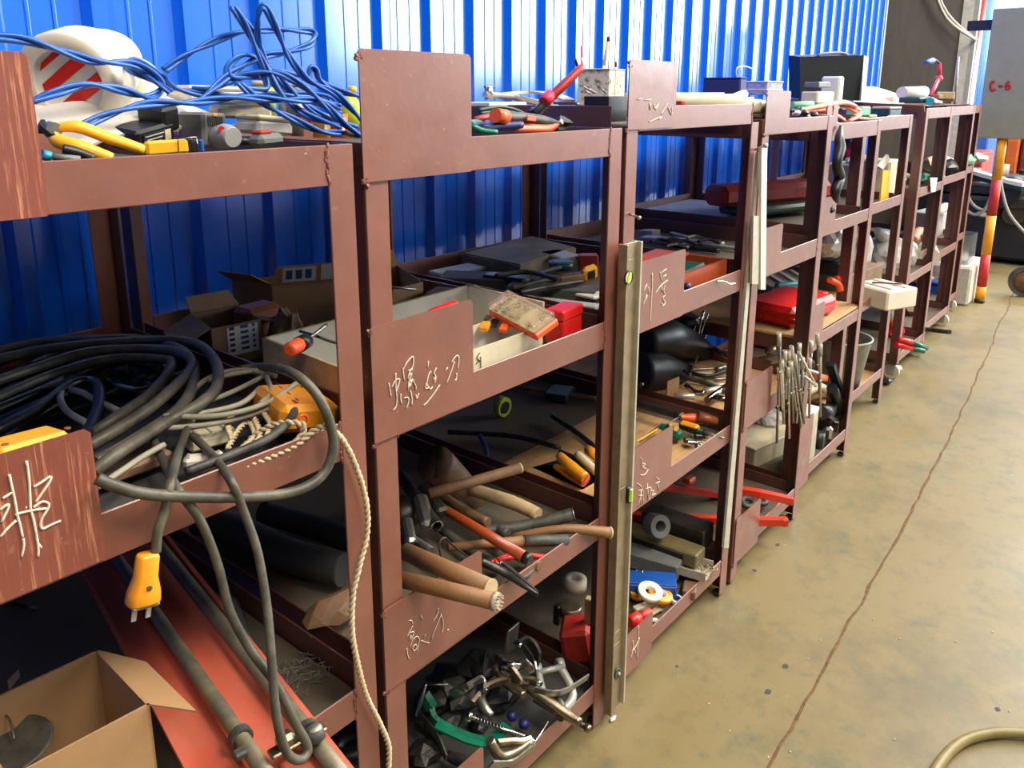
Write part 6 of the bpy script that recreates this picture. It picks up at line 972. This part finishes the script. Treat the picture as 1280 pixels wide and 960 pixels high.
# tops of racks 7-9
t = thing('speaker_case', 'large black case with a pale edge standing on the far racks', 'case', F(1040, 122, .75)); a, b, c_, d_ = F(1000, 71, .72), F(1080, 69, .50), F(1078, 126, .50), F(1000, 124, .72)
n_ = (b-a).cross(d_-a).normalized(); n_ = n_ if n_.x < 0 or n_.y < 0 else -n_
MB().prism([a, b, c_, d_], -n_, .10).build('body', 'black', t); MB().prism([F(1080, 69, .50), F(1086, 71, .50), F(1081, 127, .50), F(1076, 126, .50)], -n_, .10).build('pale_edge', 'cloth', t); MB().tube([F(1022, 70, .66), F(1030, 67, .64), F(1050, 66, .6), F(1060, 69, .57)], .008, 6, 3).build('carry_bar', 'grey', t)
t = thing('white_instrument', 'cream and white instrument in front of the black case', 'instrument', F(1028, 130, .4)); MB().box(frame(F(1022, 122, .42), (1, -.1, 0)), (.17, .08, .055), .006).build('body', 'cream', t); MB().box(frame(F(1022, 106, .42), (1, -.1, 0)), (.12, .07, .025), .004).build('dark_top', 'grey', t); MB().box(frame(F(1040, 112, .40), (1, -.1, 0)), (.05, .09, .12), .008).build('white_front', 'white', t)
t = thing('steel_shelf_unit', 'flat dark steel top deck reaching behind the far racks', 'deck', (3.9, .6, 1.5)); 
MB().prism([F(985, 123, 1.02), F(1155, 132, .165), F(1156, 140, .165), F(985, 134, 1.02)], (1, 0, 0), .006).build('side_plate', 'paint', t); MB().bx(3.95, 5.83, .33, 1.02, 1.5015, 1.506, .001).build('deck_plate', 'paint', t)
t = thing('plastic_sack', 'white plastic sack with pink print on the seventh rack top', 'sack', F(1108, 128, .6)); MB().prism([F(1088, 130, .55), F(1092, 108, .6), F(1110, 113, .55), F(1124, 118, .5), F(1131, 130, .45)], (0, 1, 0), .10).build('sack', 'paper', t); MB().prism([F(1103, 122, .54), F(1116, 121, .5), F(1117, 126, .49), F(1104, 128, .53)], (0, -1, 0), .002).build('print', 'coral', t)
t = thing('paper_roll', 'white paper roll on a black base on the seventh rack top', 'roll', F(1140, 124, .4)); MB().cyl(F(1127, 116, .42), F(1155, 115, .36), .034, n=16).build('roll', 'paper', t); MB().box(frame(F(1146, 125, .36), (1, -.1, 0)), (.24, .12, .03), .006).build('base', 'dteal', t); MB().cyl(F(1160, 125, .3), F(1163, 127, .26), .022, n=12).build('blue_cap', 'teal', t)
t = thing('desk_lamp', 'pink jointed work lamp with a blue head on the far rack top', 'lamp', F(1162, 122, .35)); MB().tube([F(1163, 120, .35), F(1173, 99, .35)], .012, 8, 1).build('lower_arm', 'pink', t); MB().tube([F(1175, 97, .35), F(1174, 79, .35)], .012, 8, 1).build('upper_arm', 'pink', t); MB().blob(F(1174, 98, .35), .022, .1, 1, 2).build('joint', 'pink', t); MB().tube([F(1174, 79, .35), F(1169, 75, .35), F(1163, 76, .35)], .007, 6, 3).build('neck', 'black', t); MB().tube([F(1165, 76, .35), F(1156, 78, .35)], [.02, .012], 10, 1).build('lamp_head', 'blue', t)
t = thing('wood_block', 'light wooden wedge with scraps on the far rack top', 'block', F(1184, 125, .3)); MB().box(frame(F(1182, 121, .32), (1, .2, -.15)), (.12, .1, .045), .004).build('wedge', 'woodp', t); MB().box(frame(F(1166, 121, .36), (1, 0, 0)), (.12, .1, .03), .006).build('brown_box', 'card2', t); MB().blob(F(1169, 128, .28), .035, .3, 3, 2, (1.4, 1, .5)).build('white_scraps', 'paper', t)
pipe('thin_rod', 'thin pale rod standing upright on the far rack top', 'rod', 'zinc', [F(1193, 131, .34), F(1198, 71, .34)], .008, 6, 1)
# ================================================================ BEYOND THE RACKS
t = thing('steel_column', 'pale steel building column beyond the dark door', 'column', wp(11.1, .1)); tr = MB(); tr.box(frame(wp(11.35, .06, 3.1), wdx), (.9, .16, 6.2), .01).build('column', 'cloth', t); MB().box(frame(wp(10.95, .16, 3.1), wdx), (.10, .06, 6.2), .004).build('edge_strip', 'lgrey', t)
pipe('red_cable', 'red cable running down the pale column', 'cable', 'redd', [wp(11.6, .16, 3.4), wp(11.3, .17, 2.6), wp(11.05, .17, 2.1), wp(11.0, .17, 1.6), wp(11.15, .17, 1.0)], .03)
for i in range(2): pipe('grey_cable', ('upper grey cable sagging across the dark door', 'lower grey cable sagging across the dark door')[i], 'cable', 'greyc', [wp(7.2, .12, 2.95-.02*i), wp(8.0, .12, 2.75-.04*i), wp(9.2, .12, 2.42-.05*i), wp(10.9, .2, 2.22)], .016)
wf = thing('wall_far', None, None, wp(12)); wf['kind'] = 'structure'
tt_ = 11.75
for k in range(8): sheet(tt_+k*4*PITCH, 4, 0, 6.2, wf, blue)
struct(MB().bx(31.9, 32, -6.7, 4, 0, 6.2), 'wall_end', hallm)
# pole and electrical box
px, py = 6.22, .165
t = thing('striped_pole', 'yellow and red striped steel pole standing in the aisle', 'pole', (px, py, 0)); zs = [0, .03, .255, .66, 1.10, 1.55, 2.2]
MB().cyl((px, py, 0), (px, py, .03), .036, n=20).build('foot', 'dsteel', t)
for i, (z0, z1) in enumerate(((.03, .13), (.13, .38), (.38, .68), (.68, .95))): MB().cyl((px, py, z0), (px, py, z1), .034, n=20).build('yellow_band' if i % 2 == 0 else 'red_band', 'polY' if i % 2 == 0 else 'polR', t)
for i in range(1): MB().cyl((px, py, .95), (px, py, 1.30), .034, n=20).build('yellow_band', 'polY', t)
bx0, by0, by1, bz0, bz1 = px-.06, py-.40, py+.16, 1.255, 2.17
t = thing('electrical_box', 'grey electrical cabinet lettered C-6 on top of the striped pole', 'cabinet', (px, py, bz0)); MB().bx(bx0, bx0+.42, by0+.24, by1, bz0, bz1, .006).build('body', 'cab', t)
MB().bx(bx0+.01, bx0+.41, by0+.215, by0+.238, bz0+.01, bz1-.01, .004).build('door', 'cabl', t); MB().bx(px, px+.07, by1-.02, by1+.17, 2.03, 2.10, .004).build('bracket_arm', 'black', t); MB().bx(bx0+.02, bx0+.05, by0+.200, by0+.214, 1.62, 1.72, .003).build('latch', 'steel', t)
body = [o for o in t.children if o.name.startswith('body')][0]
def letters(strokes):
    for st in strokes:
        pts = [G(x, y, bx0-.0012) for x, y in st]; MB().tube(pts, .0085, 6, 3, flat=1).build('lettering', 'ink', body)
letters([[(1243.5, 103), (1241.5, 101.5), (1239.3, 103.5), (1238.6, 108), (1239.6, 112.5), (1242, 113), (1244, 111)], [(1248.5, 107.6), (1254, 107.2)], [(1262, 101.5), (1259.3, 103.5), (1257.6, 107.5), (1258.4, 111), (1261, 111), (1262.8, 108.5), (1261.5, 106.2), (1258.5, 107.5)]])
# machines in the background
t = thing('machine_bed', 'big dark machine base standing beyond the striped pole', 'machine', (8.5, .2, 0)); MB().bx(8.0, 9.6, -.9, 1.15, .04, .62, .03).build('bed', 'blackm', t); MB().bx(8.1, 9.5, -.8, 1.1, .62, .74, .02).build('table', 'dsteel', t); MB().bx(8.3, 9.2, -.3, .1, .74, 1.05, .03).build('head_stock', 'dsteel', t)
for k in range(7): MB().cyl((8.1+.2*k, .9-.2*k, .74), (8.1+.2*k, .9-.2*k, .84+.03*(k % 3)), .07, n=12).build('machine_part', ('dsteel', 'brown', 'dwhite')[k % 3], t)
for k in range(4): MB().cyl((8.15+.4*(k % 2)*3, -.8+1.8*(k//2), 0), (8.15+.4*(k % 2)*3, -.8+1.8*(k//2), .05), .05, n=10).build('machine_foot', 'dsteel', t)
t = thing('orange_cabinet', 'orange-painted machine cabinet behind the striped pole', 'cabinet', (10.4, .55, 0)); MB().bx(10.2, 10.8, G(1272, 200, 10.2).y, G(1254, 200, 10.2).y, 0, 1.12, .02).build('body', 'orob', t); MB().bx(10.19, 10.2, G(1270, 200, 10.2).y, G(1257, 200, 10.2).y, .7, 1.05, .002).build('door', 'orob', t)
t = thing('brown_cabinet', 'red-brown cabinet right of the orange one', 'cabinet', (10.4, -.2, 0)); MB().bx(10.2, 10.9, -.95, G(1274, 200, 10.2).y, 0, 1.12, .02).build('body', 'brown', t); MB().bx(10.19, 10.2, -.5, -.1, .6, 1.0, .002).build('door', 'brown', t)
t = thing('blue_cabinet', 'bright blue cabinet against the far wall', 'cabinet', (12.5, 1.2, 0)); MB().bx(11.8, 12.6, G(1232, 200, 11.8).y, G(1206, 200, 11.8).y, 0, 1.22, .02).build('body', 'blue', t)
t = thing('red_cabinet', 'low dark red cabinet in front of the blue one', 'cabinet', (11.2, .9, 0)); MB().bx(10.9, 11.6, G(1228, 200, 10.9).y, G(1204, 200, 10.9).y, 0, .86, .02).build('body', 'redd', t)
t = thing('long_rail', 'long white-edged rail slanting behind the striped pole', 'rail', G(1230, 220, 7.9)); MB().strap([G(1176, 196, 8.1), G(1222, 216, 7.9), G(1282, 231, 7.7)], .10, .035).build('rail', 'tape', t); MB().strap([G(1176, 200, 8.14), G(1222, 220, 7.94), G(1282, 235, 7.74)], .12, .05).build('rail_body', 'dgreen', t)
for k, yy in enumerate((1190, 1245, 1275)): p = G(yy, 205+(yy-1176)*.3, 8.0); MB().cyl((p.x, p.y, .74), p, .02, n=8).build('stand', 'dsteel', t)
for i, pp in enumerate(([(1206, 212), (1202, 240), (1208, 262), (1222, 268), (1236, 255), (1244, 225), (1245, 195)], [(1250, 215), (1253, 240), (1262, 268), (1282, 292)], [(1205, 215), (1212, 250), (1230, 262), (1240, 240)])): pipe('machine_cable', ('grey cable looping left of the striped pole', 'grey cable drooping right of the striped pole', 'second grey cable looping left of the striped pole')[i], 'cable', 'greyc', [G(x, y, 7.6) for x, y in pp], .014)
t = thing('machine_motor', 'dark motor with pulley above the machine base', 'motor', G(1262, 250, 7.8)); MB().cyl(G(1258, 238, 7.8), G(1272, 234, 8.2), .12, n=18).build('motor', 'blackm', t); MB().cyl(G(1268, 268, 7.9), G(1262, 262, 8.1), .10, n=18).build('pulley', 'dsteel', t); MB().box(frame(G(1268, 252, 8.0), (0, 1, 0)), (.30, .3, .12), .02).build('mount', 'dsteel', t)
lump('white_part', 'white casting lying on the machine left of the pole', 'part', 'dwhite', G(1222, 190+8, 8.4), .09, (1, 1, .6), .2, 3); lump('white_part', 'pale casting under the cable loops', 'part', 'dwhite', G(1228, 268, 7.8), .05, (1.5, 1.2, .5), .2, 5)
t = thing('cart_wheel', 'small cart wheel at the right edge of the picture', 'wheel', S(1280, 372, 0)); c = S(1280, 371, 0)+Vector((0, 0, .125)); ax_ = Vector((1, .35, 0)).normalized(); mt = frame(c, ax_) @ Matrix.Rotation(math.pi/2, 4, 'Y'); MB().ring(mt @ Matrix.Translation((0, 0, -.02)), .125, .095, .04, 32).build('tyre', 'rubber', t); MB().lathe(mt, [(0, -.018), (.095, -.012), (.095, .012), (0, .018)], 28).build('hub', 'dirt', t); MB().tube([c, c+Vector((0, -.3, .25))], .02, 8, 1).build('fork', 'dsteel', t)
# kerb-like blocks and clear crates at the end of the row
t = thing('concrete_block', 'whitish concrete block beside the last rack', 'block', (6.2, .3, 0)); MB().bx(6.02, 6.55, .21, .56, 0, .30, .015).build('block', 'conc', t)
t = thing('concrete_block', 'lower whitish concrete block touching the last caster', 'block', (6.0, .5, 0)); MB().bx(5.98, 6.45, .58, .88, 0, .24, .015).build('block', 'conc', t)
for i, (x, y, z_) in enumerate(((6.0, .60, .245), (6.1, .26, .305))):
    t = thing('clear_crate', ('clear plastic crate on the lower concrete block', 'clear plastic crate on the higher concrete block')[i], 'crate', (x+.12, y+.12, z_))
    for a in (((x, x+.003, y, y+.24)), ((x+.24, x+.243, y, y+.24)), ((x, x+.243, y, y+.003)), ((x, x+.243, y+.237, y+.24))): MB().bx(a[0], a[1], a[2], a[3], z_, z_+.22, .0005).build('side', 'clear', t)
    MB().bx(x, x+.243, y, y+.24, z_, z_+.003, .0005).build('bottom', 'clear', t)
for i in range(3):
    mb = MB(); c = (S(1110, 470, .05), S(1102, 458, .05), S(1123, 452, .06))[i]; lump('floor_scrap', ('dark clamp foot on the floor under the sixth rack', 'greenish white scrap on the floor under the sixth rack', 'white scrap on the floor beside the seventh rack')[i], 'scrap', ('black', 'mint', 'paper')[i], Vector((c.x, c.y, .02)), .025, (1.3, 1, .7), .25, i)
# floor hose at lower right
hp = [S(1180, 1150, .016), S(1150, 1050, .016), S(1160, 985, .016), S(1178, 950, .016), S(1205, 926, .016), S(1245, 916, .016), S(1290, 918, .016), S(1330, 930, .016), S(1400, 985, .016), S(1430, 1080, .016), S(1380, 1180, .016)]
pipe('floor_hose', 'olive rubber hose curving across the lower right corner', 'hose', 'hosey', hp, .0125, 14, 8)
for i, (x, y, m_, lab) in enumerate(((882, 712, 'dirt', 'dark brown clod on the floor under the third rack corner'), (745, 903, 'bronze', 'small brass bolt on the floor at the second rack foot'), (766, 898, 'paper', 'small white chip on the floor by the second rack foot'))): lump('floor_chip', lab, 'chip', m_, S(x, y, .006), .008 if i else .018, (1.5, .7, .6), .3, i)
